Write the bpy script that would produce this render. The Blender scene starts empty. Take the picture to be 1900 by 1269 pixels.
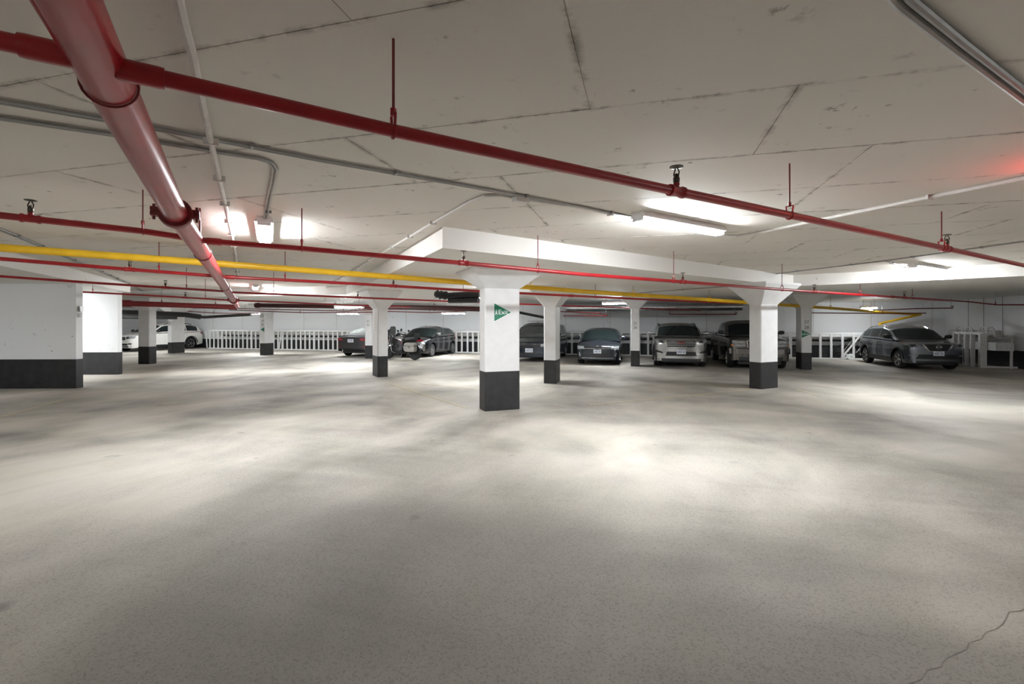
import bpy, bmesh, math, random
import numpy as np
from mathutils import Vector, Matrix

# ------------------------------------------------------------------ camera, world, exposure
sc = bpy.context.scene
C = sc.collection
FPX, HY, EYE, YAW = 890.0, 600.0, 1.65, math.radians(15.09)
cam_d = bpy.data.cameras.new('camera')
cam = bpy.data.objects.new('camera', cam_d)
C.objects.link(cam)
cam.location = (0, 0, EYE)
cam.rotation_euler = (math.radians(90), 0, YAW)
cam_d.sensor_width = 36.0
cam_d.lens = FPX / 1900.0 * 36.0
cam_d.shift_y = -(634.5 - HY) / 1900.0
cam_d.clip_start = 0.05
sc.camera = cam
world = bpy.data.worlds.new('world')
sc.world = world
world.use_nodes = True
world.node_tree.nodes['Background'].inputs[0].default_value = (0.02, 0.02, 0.02, 1)
sc.view_settings.view_transform = 'Standard'
sc.view_settings.look = 'None'
sc.view_settings.gamma = 1.0
sc.view_settings.use_curve_mapping = False
sc.view_settings.exposure = 0.78
sc.cycles.use_denoising = True
sc.cycles.max_bounces = 10
sc.cycles.diffuse_bounces = 8
sc.cycles.sample_clamp_indirect = 6.0
LIGHT = 145.0          # emission of the fluorescent diffusers

random.seed(7)
RV = np.array([math.cos(YAW), math.sin(YAW)])
FV = np.array([-math.sin(YAW), math.cos(YAW)])


def at(px, py, z):
    """surveyed photo point -> world point at height z"""
    Z = FPX * (z - EYE) / (HY - py)
    w = (px - 950) / FPX * Z * RV + Z * FV
    return Vector((w[0], w[1], z))


def atd(px, py, Z):
    w = (px - 950) / FPX * Z * RV + Z * FV
    return Vector((w[0], w[1], EYE + (HY - py) / FPX * Z))


def on_line(px, py, p0, ang):
    d = np.array([math.cos(ang), math.sin(ang)])
    r = (px - 950) / FPX * RV + FV
    Z, s = np.linalg.solve(np.array([[r[0], -d[0]], [r[1], -d[1]]]), np.array([p0[0], p0[1]]))
    w = r * Z
    return Vector((w[0], w[1], EYE + (HY - py) / FPX * Z))


# ------------------------------------------------------------------ materials
MATS = {}


def new_mat(name):
    m = bpy.data.materials.new(name)
    m.use_nodes = True
    MATS[name] = m
    nt = m.node_tree
    return m, nt, nt.nodes['Principled BSDF']


def plain(name, col, rough=0.5, metal=0.0, noise=0.0, scale=8.0, bump=0.0, coat=0.0, spec=0.5):
    m, nt, b = new_mat(name)
    b.inputs['Base Color'].default_value = (*col, 1)
    b.inputs['Roughness'].default_value = rough
    b.inputs['Metallic'].default_value = metal
    b.inputs['Coat Weight'].default_value = coat
    b.inputs['Coat Roughness'].default_value = 0.05
    b.inputs['Specular IOR Level'].default_value = spec
    if noise or bump:
        tc = nt.nodes.new('ShaderNodeTexCoord')
        n = nt.nodes.new('ShaderNodeTexNoise')
        n.inputs['Scale'].default_value = scale
        n.inputs['Detail'].default_value = 6
        nt.links.new(tc.outputs['Object'], n.inputs['Vector'])
        if noise:
            mp = nt.nodes.new('ShaderNodeMapRange')
            mp.inputs['From Min'].default_value = 0.3
            mp.inputs['From Max'].default_value = 0.7
            mp.inputs['To Min'].default_value = 1 - noise
            mp.inputs['To Max'].default_value = 1 + noise * 0.4
            mx = nt.nodes.new('ShaderNodeMix')
            mx.data_type = 'RGBA'
            mx.blend_type = 'MULTIPLY'
            mx.inputs[0].default_value = 1
            mx.inputs[6].default_value = (*col, 1)
            nt.links.new(n.outputs['Fac'], mp.inputs['Value'])
            nt.links.new(mp.outputs['Result'], mx.inputs[7])
            nt.links.new(mx.outputs[2], b.inputs['Base Color'])
        if bump:
            bp = nt.nodes.new('ShaderNodeBump')
            bp.inputs['Strength'].default_value = bump
            bp.inputs['Distance'].default_value = 0.01
            nt.links.new(n.outputs['Fac'], bp.inputs['Height'])
            nt.links.new(bp.outputs['Normal'], b.inputs['Normal'])
    return m


def emit(name, col, strength):
    m, nt, b = new_mat(name)
    b.inputs['Base Color'].default_value = (0.8, 0.8, 0.8, 1)
    b.inputs['Emission Color'].default_value = (*col, 1)
    b.inputs['Emission Strength'].default_value = strength
    return m


def lk(nt, a, b):
    nt.links.new(a, b)


def noise_node(nt, vec, scale, detail=4, rough=0.5, dist=0.0):
    n = nt.nodes.new('ShaderNodeTexNoise')
    n.inputs['Scale'].default_value = scale
    n.inputs['Detail'].default_value = detail
    n.inputs['Roughness'].default_value = rough
    n.inputs['Distortion'].default_value = dist
    lk(nt, vec, n.inputs['Vector'])
    return n.outputs['Fac']


def rng(nt, v, a, b, c=0.0, d=1.0):
    n = nt.nodes.new('ShaderNodeMapRange')
    for i, x in zip(('From Min', 'From Max', 'To Min', 'To Max'), (a, b, c, d)):
        n.inputs[i].default_value = x
    lk(nt, v, n.inputs['Value'])
    return n.outputs['Result']


def mixc(nt, fac, a, b, mode='MIX'):
    n = nt.nodes.new('ShaderNodeMix')
    n.data_type = 'RGBA'
    n.blend_type = mode
    for i, x in ((0, fac), (6, a), (7, b)):
        if isinstance(x, (int, float)):
            n.inputs[i].default_value = x
        elif isinstance(x, tuple):
            n.inputs[i].default_value = (*x, 1)
        else:
            lk(nt, x, n.inputs[i])
    return n.outputs[2]


def mth(nt, op, a, b=0.0):
    n = nt.nodes.new('ShaderNodeMath')
    n.operation = op
    for i, x in ((0, a), (1, b)):
        if isinstance(x, (int, float)):
            n.inputs[i].default_value = x
        else:
            lk(nt, x, n.inputs[i])
    return n.outputs[0]


def mapping(nt, vec, scale=(1, 1, 1), rot=(0, 0, 0), loc=(0, 0, 0)):
    n = nt.nodes.new('ShaderNodeMapping')
    n.inputs['Scale'].default_value = scale
    n.inputs['Rotation'].default_value = rot
    n.inputs['Location'].default_value = loc
    lk(nt, vec, n.inputs['Vector'])
    return n.outputs[0]


def floor_material(name, paint=None):
    m, nt, b = new_mat(name)
    geo = nt.nodes.new('ShaderNodeNewGeometry')
    pos = geo.outputs['Position']
    big = noise_node(nt, pos, 0.28, 3, 0.5, 0.6)
    mid = noise_node(nt, mapping(nt, pos, (1, 0.6, 1), (0, 0, 0.9)), 0.7, 5, 0.55, 0.4)
    streak = noise_node(nt, mapping(nt, pos, (0.25, 2.2, 1), (0, 0, 0.18)), 0.9, 5, 0.6, 0.5)
    fine = noise_node(nt, pos, 110, 3, 0.7)
    grit = nt.nodes.new('ShaderNodeTexVoronoi')
    grit.inputs['Scale'].default_value = 105
    lk(nt, pos, grit.inputs['Vector'])
    wear = rng(nt, mth(nt, 'ADD', mth(nt, 'MULTIPLY', big, 0.6), mth(nt, 'MULTIPLY', mid, 0.4)), 0.38, 0.60)
    # topping worn to the aggregate, plus light falloff painted into the foreground
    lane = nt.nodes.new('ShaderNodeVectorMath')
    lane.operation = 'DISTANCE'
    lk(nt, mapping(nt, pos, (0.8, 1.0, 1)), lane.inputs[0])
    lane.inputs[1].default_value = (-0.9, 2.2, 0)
    bare_dim = rng(nt, mth(nt, 'ADD', lane.outputs['Value'], mth(nt, 'MULTIPLY', mth(nt, 'SUBTRACT', big, 0.5), 5.0)), 1.6, 3.6, 1.0, 0.0)
    wear = mth(nt, 'MULTIPLY', wear, rng(nt, bare_dim, 0, 1, 1.0, 0.25))
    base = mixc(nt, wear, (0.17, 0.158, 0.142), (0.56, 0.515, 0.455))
    base = mixc(nt, mth(nt, 'MULTIPLY', rng(nt, streak, 0.35, 0.65, 0.0, 0.35), rng(nt, bare_dim, 0, 1, 1.0, 0.3)), base, (0.50, 0.465, 0.42))
    sepc = nt.nodes.new('ShaderNodeSeparateColor')
    lk(nt, grit.outputs['Color'], sepc.inputs[0])
    tint = noise_node(nt, mapping(nt, pos, (1, 1, 1), (0, 0, 0), (5, 9, 0)), 0.8, 4, 0.6, 0.5)
    base = mixc(nt, rng(nt, tint, 0.42, 0.62, 0.0, 0.35), base, mixc(nt, 0.8, base, (0.86, 0.90, 0.76), 'MULTIPLY'))
    gritf = mth(nt, 'MULTIPLY', rng(nt, sepc.outputs[0], 0.0, 0.42, 1.0, 0.0), mth(nt, 'SUBTRACT', 1.0, mth(nt, 'MULTIPLY', wear, 0.85)))
    base = mixc(nt, mth(nt, 'MULTIPLY', gritf, 0.62), base, (0.11, 0.10, 0.09))
    base = mixc(nt, rng(nt, fine, 0.3, 0.7, 0.0, 0.3), base, mixc(nt, 0.5, base, (0.56, 0.53, 0.48)))
    # oil spots
    spots = noise_node(nt, pos, 2.3, 2, 0.5)
    base = mixc(nt, rng(nt, spots, 0.70, 0.78, 0.0, 0.55), base, (0.12, 0.11, 0.10))
    # tyre rubber swirls
    wv = nt.nodes.new('ShaderNodeTexWave')
    wv.wave_type = 'RINGS'
    wv.rings_direction = 'Z'
    wv.inputs['Scale'].default_value = 0.55
    wv.inputs['Distortion'].default_value = 3.0
    wv.inputs['Detail'].default_value = 2
    lk(nt, mapping(nt, pos, (1, 1, 1), (0, 0, 0), (-9.0, -1.0, 0)), wv.inputs['Vector'])
    base = mixc(nt, mth(nt, 'MULTIPLY', rng(nt, wv.outputs['Fac'], 0.75, 1.0), rng(nt, mid, 0.48, 0.62, 0.0, 0.10)), base, (0.16, 0.15, 0.14))
    if paint:
        pw = noise_node(nt, pos, 7, 5, 0.65)
        base = mixc(nt, rng(nt, pw, 0.38, 0.62, 0.12, 0.55), base, paint)
    lk(nt, base, b.inputs['Base Color'])
    lk(nt, rng(nt, wear, 0, 1, 0.8, 0.55), b.inputs['Roughness'])
    b.inputs['Specular IOR Level'].default_value = 0.3
    bp = nt.nodes.new('ShaderNodeBump')
    bp.inputs['Strength'].default_value = 0.25
    bp.inputs['Distance'].default_value = 0.006
    lk(nt, mth(nt, 'ADD', fine, gritf), bp.inputs['Height'])
    lk(nt, bp.outputs['Normal'], b.inputs['Normal'])
    return m


def concrete_paint(name, col, dirt=0.25, edge=False):
    m, nt, b = new_mat(name)
    geo = nt.nodes.new('ShaderNodeNewGeometry')
    pos = geo.outputs['Position']
    big = noise_node(nt, pos, 0.7, 4)
    sp = noise_node(nt, pos, 9, 5, 0.65)
    fine = noise_node(nt, pos, 40, 3, 0.6)
    base = mixc(nt, rng(nt, big, 0.3, 0.7, 0, dirt), col, tuple(c * 0.78 for c in col))
    patch = rng(nt, noise_node(nt, pos, 1.6, 3), 0.55, 0.68)
    base = mixc(nt, mth(nt, 'MULTIPLY', rng(nt, sp, 0.60, 0.69, 0, 0.75), patch), base, (0.16, 0.15, 0.13))
    vo = nt.nodes.new('ShaderNodeTexVoronoi')
    vo.inputs['Scale'].default_value = 2.1
    lk(nt, pos, vo.inputs['Vector'])
    nick = mth(nt, 'ADD', vo.outputs['Distance'], mth(nt, 'MULTIPLY', sp, 0.06))
    base = mixc(nt, rng(nt, nick, 0.055, 0.075, 0.7, 0.0), base, (0.15, 0.14, 0.12))
    if edge:
        tc = nt.nodes.new('ShaderNodeTexCoord')
        sx = nt.nodes.new('ShaderNodeSeparateXYZ')
        lk(nt, tc.outputs['Generated'], sx.inputs[0])
        ex = mth(nt, 'ABSOLUTE', mth(nt, 'SUBTRACT', sx.outputs[0], 0.5))
        ey = mth(nt, 'ABSOLUTE', mth(nt, 'SUBTRACT', sx.outputs[1], 0.5))
        e = mth(nt, 'MAXIMUM', rng(nt, ex, 0.485, 0.5), rng(nt, ey, 0.468, 0.5))
        sm = mth(nt, 'MULTIPLY', e, rng(nt, noise_node(nt, pos, 5.5, 6, 0.7), 0.46, 0.64))
        base = mixc(nt, mth(nt, 'MULTIPLY', sm, 0.7), base, (0.13, 0.125, 0.11))
    lk(nt, base, b.inputs['Base Color'])
    b.inputs['Roughness'].default_value = 0.7
    b.inputs['Specular IOR Level'].default_value = 0.3
    bp = nt.nodes.new('ShaderNodeBump')
    bp.inputs['Strength'].default_value = 0.2
    bp.inputs['Distance'].default_value = 0.004
    lk(nt, mth(nt, 'ADD', fine, sp), bp.inputs['Height'])
    lk(nt, bp.outputs['Normal'], b.inputs['Normal'])
    return m


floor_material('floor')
floor_material('line_paint', (0.62, 0.52, 0.27))
plain('crack', (0.24, 0.225, 0.20), 0.8, noise=0.3, scale=9)
concrete_paint('ceiling', (0.76, 0.725, 0.67), 0.3, True)
concrete_paint('soffit', (0.80, 0.785, 0.755), 0.2)
concrete_paint('wall_white', (0.84, 0.85, 0.86), 0.15)
plain('black_band', (0.022, 0.022, 0.024), 0.55, noise=0.45, scale=5, bump=0.1)
plain('column_white', (0.78, 0.78, 0.785), 0.6, noise=0.06, scale=5, bump=0.06)
plain('red_pipe', (0.35, 0.008, 0.014), 0.33, noise=0.2, scale=6, coat=0.15)
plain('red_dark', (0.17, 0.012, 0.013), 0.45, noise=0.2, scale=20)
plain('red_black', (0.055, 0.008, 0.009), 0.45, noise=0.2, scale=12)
plain('yellow_pipe', (0.86, 0.52, 0.02), 0.4, noise=0.1, scale=5)
plain('rod_steel', (0.20, 0.03, 0.03), 0.5)
plain('brass_dark', (0.06, 0.05, 0.035), 0.35, 0.6)
plain('conduit_grey', (0.36, 0.36, 0.35), 0.4, 0.5, noise=0.1, scale=12)
plain('conduit_white', (0.66, 0.64, 0.61), 0.5, noise=0.12, scale=10)
plain('light_body', (0.80, 0.80, 0.80), 0.4)
emit('tube_glow', (0.93, 0.97, 1.0), LIGHT)
plain('rail_white', (0.74, 0.74, 0.73), 0.5, noise=0.12, scale=14)
plain('duct_metal', (0.62, 0.63, 0.64), 0.28, 0.9, noise=0.15, scale=6)
plain('black_rubber', (0.012, 0.012, 0.013), 0.7)
plain('black_plastic', (0.02, 0.02, 0.022), 0.45)
plain('pipe_black', (0.02, 0.02, 0.021), 0.5, noise=0.2)
plain('pannier_grey', (0.27, 0.26, 0.235), 0.4, noise=0.15, scale=12)
plain('grey_cover', (0.52, 0.52, 0.50), 0.6, noise=0.2, scale=9)
plain('sign_green', (0.005, 0.18, 0.10), 0.5, noise=0.1, scale=30)
plain('sign_white', (0.85, 0.87, 0.86), 0.5, noise=0.03)
plain('ink', (0.10, 0.10, 0.11), 0.6, noise=0.1)
plain('ink_red', (0.70, 0.54, 0.54), 0.7, noise=0.2)
plain('glass_dark', (0.010, 0.016, 0.016), 0.03, spec=0.32, noise=0.05)
plain('glass_grey', (0.10, 0.105, 0.10), 0.06, spec=0.4, noise=0.3, scale=1.5)
plain('chrome', (0.75, 0.75, 0.76), 0.12, 1.0)
plain('alloy', (0.62, 0.62, 0.63), 0.25, 0.9)
plain('alloy_dark', (0.05, 0.05, 0.055), 0.35, 0.7)
plain('lamp_clear', (0.42, 0.44, 0.46), 0.08, 0.3, noise=0.5, scale=22)
plain('lamp_red', (0.42, 0.012, 0.03), 0.12, coat=0.6)
plain('lamp_amber', (0.65, 0.22, 0.06), 0.15)
plain('plate', (0.80, 0.82, 0.86), 0.4)
plain('plate_ink', (0.18, 0.24, 0.42), 0.5)
plain('paint_white', (0.80, 0.79, 0.75), 0.25, 0.0, coat=1.0)
plain('paint_charcoal', (0.085, 0.083, 0.088), 0.28, 0.6, coat=0.8)
plain('paint_black', (0.014, 0.014, 0.017), 0.22, 0.4, coat=1.0)
plain('paint_navy', (0.018, 0.030, 0.052), 0.25, 0.4, coat=1.0)
plain('paint_blueblack', (0.022, 0.030, 0.042), 0.25, 0.5, coat=1.0)
plain('paint_silver', (0.46, 0.46, 0.455), 0.24, 0.85, coat=0.7)
plain('paint_bronze', (0.17, 0.155, 0.14), 0.26, 0.75, coat=0.8)
plain('bumper_metal', (0.22, 0.21, 0.20), 0.25, 0.9)
plain('paint_grey', (0.21, 0.228, 0.26), 0.24, 0.85, coat=0.6)
plain('paint_maroon', (0.06, 0.008, 0.012), 0.3, 0.3, coat=1.0)
emit('exit_red', (1.0, 0.012, 0.006), 20.0)


# ------------------------------------------------------------------ mesh helpers
class MB:
    def __init__(self):
        self.v, self.f = [], []

    def add(self, vs, fs):
        o = len(self.v)
        self.v += [tuple(p) for p in vs]
        self.f += [tuple(o + i for i in f) for f in fs]
        return self

    def box(self, c, s, rz=0.0, rot=None):
        hx, hy, hz = s[0] / 2, s[1] / 2, s[2] / 2
        vs = [Vector((x, y, z)) for z in (-hz, hz) for y in (-hy, hy) for x in (-hx, hx)]
        R = rot if rot is not None else Matrix.Rotation(rz, 3, 'Z')
        vs = [R @ p + Vector(c) for p in vs]
        return self.add(vs, [(0, 2, 3, 1), (4, 5, 7, 6), (0, 1, 5, 4), (2, 6, 7, 3), (0, 4, 6, 2), (1, 3, 7, 5)])

    def tube(self, pts, r, n=10, caps=True, radii=None):
        pts = [Vector(p) for p in pts]
        dirs = []
        for i in range(len(pts)):
            a = pts[max(0, i - 1)]
            b = pts[min(len(pts) - 1, i + 1)]
            dirs.append((b - a).normalized())
        up = Vector((0, 0, 1)) if abs(dirs[0].z) < 0.9 else Vector((1, 0, 0))
        rings = []
        u = dirs[0].cross(up).normalized()
        for i, (p, d) in enumerate(zip(pts, dirs)):
            u = (u - d * u.dot(d)).normalized()
            w = d.cross(u)
            rr = radii[i] if radii else r
            rings.append([p + (u * math.cos(2 * math.pi * k / n) + w * math.sin(2 * math.pi * k / n)) * rr for k in range(n)])
        vs = [q for ring in rings for q in ring]
        fs = []
        for i in range(len(rings) - 1):
            for k in range(n):
                k2 = (k + 1) % n
                fs.append((i * n + k, i * n + k2, (i + 1) * n + k2, (i + 1) * n + k))
        if caps:
            fs.append(tuple(range(n - 1, -1, -1)))
            fs.append(tuple((len(rings) - 1) * n + k for k in range(n)))
        return self.add(vs, fs)

    def lathe(self, prof, n=16, M=None):
        vs, fs = [], []
        for r, z in prof:
            for k in range(n):
                a = 2 * math.pi * k / n
                p = Vector((r * math.cos(a), r * math.sin(a), z))
                vs.append(M @ p if M is not None else p)
        for i in range(len(prof) - 1):
            for k in range(n):
                k2 = (k + 1) % n
                fs.append((i * n + k, i * n + k2, (i + 1) * n + k2, (i + 1) * n + k))
        if prof[0][0] > 1e-5:
            fs.append(tuple(range(n - 1, -1, -1)))
        if prof[-1][0] > 1e-5:
            fs.append(tuple((len(prof) - 1) * n + k for k in range(n)))
        return self.add(vs, fs)

    def prism(self, poly, z0, z1, M=None):
        n = len(poly)
        vs = [Vector((x, y, z0)) for x, y in poly] + [Vector((x, y, z1)) for x, y in poly]
        if M is not None:
            vs = [M @ p for p in vs]
        fs = [tuple(range(n - 1, -1, -1)), tuple(range(n, 2 * n))]
        fs += [(i, (i + 1) % n, n + (i + 1) % n, n + i) for i in range(n)]
        return self.add(vs, fs)

    def grid(self, P):
        m, n = len(P), len(P[0])
        vs = [q for row in P for q in row]
        fs = [(i * n + j, i * n + j + 1, (i + 1) * n + j + 1, (i + 1) * n + j) for i in range(m - 1) for j in range(n - 1)]
        return self.add(vs, fs)

    def mesh(self, name, mat, smooth=None, origin=None, merge=False):
        me = bpy.data.meshes.new(name)
        o = Vector(origin) if origin is not None else Vector((0, 0, 0))
        me.from_pydata([tuple(Vector(p) - o) for p in self.v], [], self.f)
        bm = bmesh.new()
        bm.from_mesh(me)
        if merge:
            bmesh.ops.remove_doubles(bm, verts=bm.verts, dist=1e-5)
        bmesh.ops.recalc_face_normals(bm, faces=bm.faces)
        bm.to_mesh(me)
        bm.free()
        me.materials.append(MATS[mat])
        if smooth is not None:
            me.polygons.foreach_set('use_smooth', [True] * len(me.polygons))
            me.set_sharp_from_angle(angle=math.radians(smooth))
        return me

    def build(self, name, mat, parent=None, smooth=None, origin='parent', merge=False, label=None):
        if origin == 'parent':
            origin = parent['_o'] if parent is not None and '_o' in parent else None
        me = self.mesh(name, mat, smooth, origin, merge)
        o = bpy.data.objects.new(name, me)
        C.objects.link(o)
        if parent is not None:
            o.parent = parent
        if label:
            o['label'] = label
        return o


ORIG = {}


def thing(name, label, cat, loc=(0, 0, 0), rz=0.0, group=None, local=False):
    o = bpy.data.objects.new(name, None)
    C.objects.link(o)
    o.empty_display_size = 0.2
    o.location = loc
    o.rotation_euler = (0, 0, rz)
    o['label'] = label
    o['category'] = cat
    if group:
        o['group'] = group
    ORIG[o.name] = None if local else Vector(loc)
    return o


def part(parent, mb, name, mat, smooth=None, merge=False, label=None):
    """child mesh; vertices given in world coordinates for world-built things, in local ones for 'local' things"""
    p = parent
    off = Vector((0, 0, 0))
    while p is not None:
        if p.name in ORIG and ORIG[p.name] is not None:
            off = ORIG[p.name]
        p = p.parent
    me = mb.mesh(name, mat, smooth, off, merge)
    o = bpy.data.objects.new(name, me)
    C.objects.link(o)
    o.parent = parent
    if label:
        o['label'] = label
    return o


def shared(parent, me, name, loc=(0, 0, 0), rot=None):
    o = bpy.data.objects.new(name, me)
    C.objects.link(o)
    o.parent = parent
    o.location = loc
    if rot is not None:
        o.rotation_euler = rot
    return o


def tag(o, label, cat, group=None):
    o['label'] = label
    o['category'] = cat
    if group:
        o['group'] = group
    return o


def text_mesh(body, size, mat, depth=0.002):
    cu = bpy.data.curves.new('lettering', 'FONT')
    cu.body = body
    cu.size = size
    cu.align_x = 'CENTER'
    cu.align_y = 'CENTER'
    cu.extrude = depth
    cu.resolution_u = 3
    ob = bpy.data.objects.new('lettering', cu)
    C.objects.link(ob)
    bpy.context.view_layer.update()
    dg = bpy.context.evaluated_depsgraph_get()
    me = bpy.data.meshes.new_from_object(ob.evaluated_get(dg))
    bpy.data.objects.remove(ob)
    bpy.data.curves.remove(cu)
    me.name = 'lettering'
    me.materials.clear()
    me.materials.append(MATS[mat])
    return me


def dist_pt_in_poly(x, y, poly):
    c = False
    n = len(poly)
    for i in range(n):
        x1, y1 = poly[i]
        x2, y2 = poly[(i + 1) % n]
        if (y1 > y) != (y2 > y) and x < (x2 - x1) * (y - y1) / (y2 - y1) + x1:
            c = not c
    return c


# ------------------------------------------------------------------ setting: floor, ceiling, walls
ZC, ZD = 2.95, 2.66
XL, XR, YF, YB = -33.0, 13.3, -9.0, 26.1

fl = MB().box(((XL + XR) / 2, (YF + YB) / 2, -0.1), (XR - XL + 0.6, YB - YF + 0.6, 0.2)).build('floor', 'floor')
fl['kind'] = 'structure'


def floor_line(a, b, w=0.11, z=0.003):
    a, b = Vector(a), Vector(b)
    d = (b - a)
    ang = math.atan2(d.y, d.x)
    o = MB().box((a + b) / 2 + Vector((0, 0, z)), (d.length, w, 0.004), ang).build('parking_line', 'line_paint', fl)
    return o


for p, q in (((725, 713), (866, 757)), ((1092, 752), (1392, 723)), ((1476, 722), (1520, 734)), ((1310, 717), (1392, 722)), ((2, 774), (120, 741)),
             ((780, 712), (886, 722))):
    floor_line(at(*p, 0), at(*q, 0), 0.09)
for p, q in (((1685, 1269), (1990, 1062)), ((180, 912), (470, 845)), ((470, 845), (790, 776)), ((1560, 855), (1680, 836))):
    pa, pb = at(*p, 0), at(*q, 0)
    dd = pb - pa
    nn = Vector((-dd.y, dd.x, 0)).normalized()
    cp = [pa.lerp(pb, k / 24) + nn * random.uniform(-0.02, 0.02) * (1 if 0 < k < 24 else 0) for k in range(25)]
    m = MB()
    m.grid([[q - nn * wd, q + nn * wd] for q, wd in ((q + Vector((0, 0, 0.0012)), random.uniform(0.001, 0.004)) for q in cp)])
    m.build('floor_crack', 'crack', fl)
for x in (-8.6, -2.95, 2.7, 6.6, 11.2):
    floor_line((x, 19.0, 0), (x, 24.6, 0), 0.1)

ce = MB().box(((XL + XR) / 2, (YF + YB) / 2, ZC + 0.108), (XR - XL + 0.6, YB - YF + 0.6, 0.2)).build('ceiling', 'ceiling')
ce['kind'] = 'structure'
c_corner = at(821, 460, ZD)
c_left = Vector((-9.9, 14.6, ZD))
c_right = at(1472, 531, ZD)
c_r2 = at(1900, 512, ZD)
DROP = [(XL, 14.6), (c_left.x, 14.6), (c_corner.x, c_corner.y), (c_right.x, c_right.y), (c_r2.x, c_r2.y),
        (XR, c_r2.y - 0.47 * (XR - c_r2.x)), (XR, YB), (XL, YB)]
l0, l1 = at(38, 472, ZC), at(242, 526, ZC)
ld = (l1 - l0).normalized()
ln = Vector((-ld.y, ld.x, 0))
a0 = l0 - ld * 6.0
LDROP = [(a0.x, a0.y), (l1.x, l1.y), ((l1 + ln * 4.5).x, (l1 + ln * 4.5).y), ((a0 + ln * 4.5).x, (a0 + ln * 4.5).y)]
for poly in (DROP, LDROP):
    MB().prism(poly, ZD, ZC + 0.02).build('drop_slab', 'soffit', ce)


def ceil_z(x, y):
    return ZD if dist_pt_in_poly(x, y, DROP) or dist_pt_in_poly(x, y, LDROP) else ZC


# form-board panels of the slab soffit, one mesh shared by all
PW, PH, GAP = 2.83, 1.12, 0.007
pan = MB().box((0, 0, 0.004), (PW - GAP, PH - GAP, 0.008)).mesh('ceiling_panel', 'ceiling')
k = 0
for r in range(-3, 11):
    y0 = 2.93 + PH * r
    off = [-2.0, -1.2, -0.3][r % 3] if r != 2 else -1.2
    for c in range(-6, 6):
        x0 = off + PW * c
        cx, cy = x0 + PW / 2, y0 + PH / 2
        if cx > XR or cx < -19 or cy > 14.6:
            continue
        o = shared(ce, pan, 'ceiling_panel', (cx, cy, ZC - random.uniform(0.0, 0.003)))

WT = 0.2


def wall(name, c, s):
    o = MB().box(c, s).build(name, 'wall_white')
    o['kind'] = 'structure'
    return o


wb = wall('wall_back', ((XL + XR) / 2, YB + WT / 2, 1.5), (XR - XL + 0.4, WT, 3.0))
MB().box(((XL + XR) / 2, YB - 0.006, 0.3), (XR - XL - 0.02, 0.012, 0.6)).build('painted_band', 'black_band', wb)
wr = wall('wall_right', (XR + WT / 2, (YF + YB) / 2, 1.5), (WT, YB - YF, 3.0))
MB().box((XR - 0.006, (YF + YB) / 2, 0.325), (0.012, YB - YF - 0.04, 0.65)).build('painted_band', 'black_band', wr)
wl = wall('wall_left', (XL - WT / 2, (YF + YB) / 2, 1.5), (WT, YB - YF, 3.0))
MB().box((XL + 0.006, (YF + YB) / 2, 0.325), (0.012, YB - YF - 0.04, 0.65)).build('painted_band', 'black_band', wl)
wf = wall('wall_front', ((XL + XR) / 2, YF - WT / 2, 1.5), (XR - XL + 0.4, WT, 3.0))
MB().box(((XL + XR) / 2, YF + 0.006, 0.325), (XR - XL - 0.04, 0.012, 0.65)).build('painted_band', 'black_band', wf)
# vertical control joints and long pilaster strips on the back wall
for i, x in enumerate(np.arange(-28, 13, 2.4)):
    MB().box((x, YB - 0.004, 1.65), (0.03, 0.012, 1.98)).build('wall_joint', 'conduit_white', wb)


# ------------------------------------------------------------------ columns and piers
def column(label, corner, ang, a, b, band=0.66, zf=2.2, group='white columns with black painted bases', zc=ZD, flare=0.38):
    """corner = nearest corner on the floor; a along ang, b along ang+90"""
    ca, sa = math.cos(ang), math.sin(ang)
    cen = Vector(corner) + Vector((ca, sa, 0)) * (a / 2) + Vector((-sa, ca, 0)) * (b / 2)
    t = thing('column', label, 'column', cen, ang, group, local=True)

    def ch(a, b, c=0.02):
        x, y = a / 2, b / 2
        return [(-x + c, -y), (x - c, -y), (x, -y + c), (x, y - c), (x - c, y), (-x + c, y), (-x, y - c), (-x, -y + c)]
    part(t, MB().prism(ch(a, b), band - 0.01, zf + 0.01), 'shaft', 'column_white')
    part(t, MB().prism(ch(a + 0.006, b + 0.006), 0.0, band), 'base_band', 'black_band', label='black painted base')
    m = MB()
    p0, p1, p2 = ch(a, b), ch(a + 2 * flare, b + 2 * flare), ch(a + 2 * flare, b + 2 * flare)
    vs = [(x, y, zf) for x, y in p0] + [(x, y, zc - 0.04) for x, y in p1] + [(x, y, zc + 0.005) for x, y in p2]
    fs = [tuple(range(7, -1, -1)), tuple(range(16, 24))]
    for r in range(2):
        fs += [(r * 8 + i, r * 8 + (i + 1) % 8, r * 8 + 8 + (i + 1) % 8, r * 8 + 8 + i) for i in range(8)]
    m.add(vs, fs)
    part(t, m, 'capital', 'column_white', label='flared capital')
    t['_a'] = a
    t['_b'] = b
    return t


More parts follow.
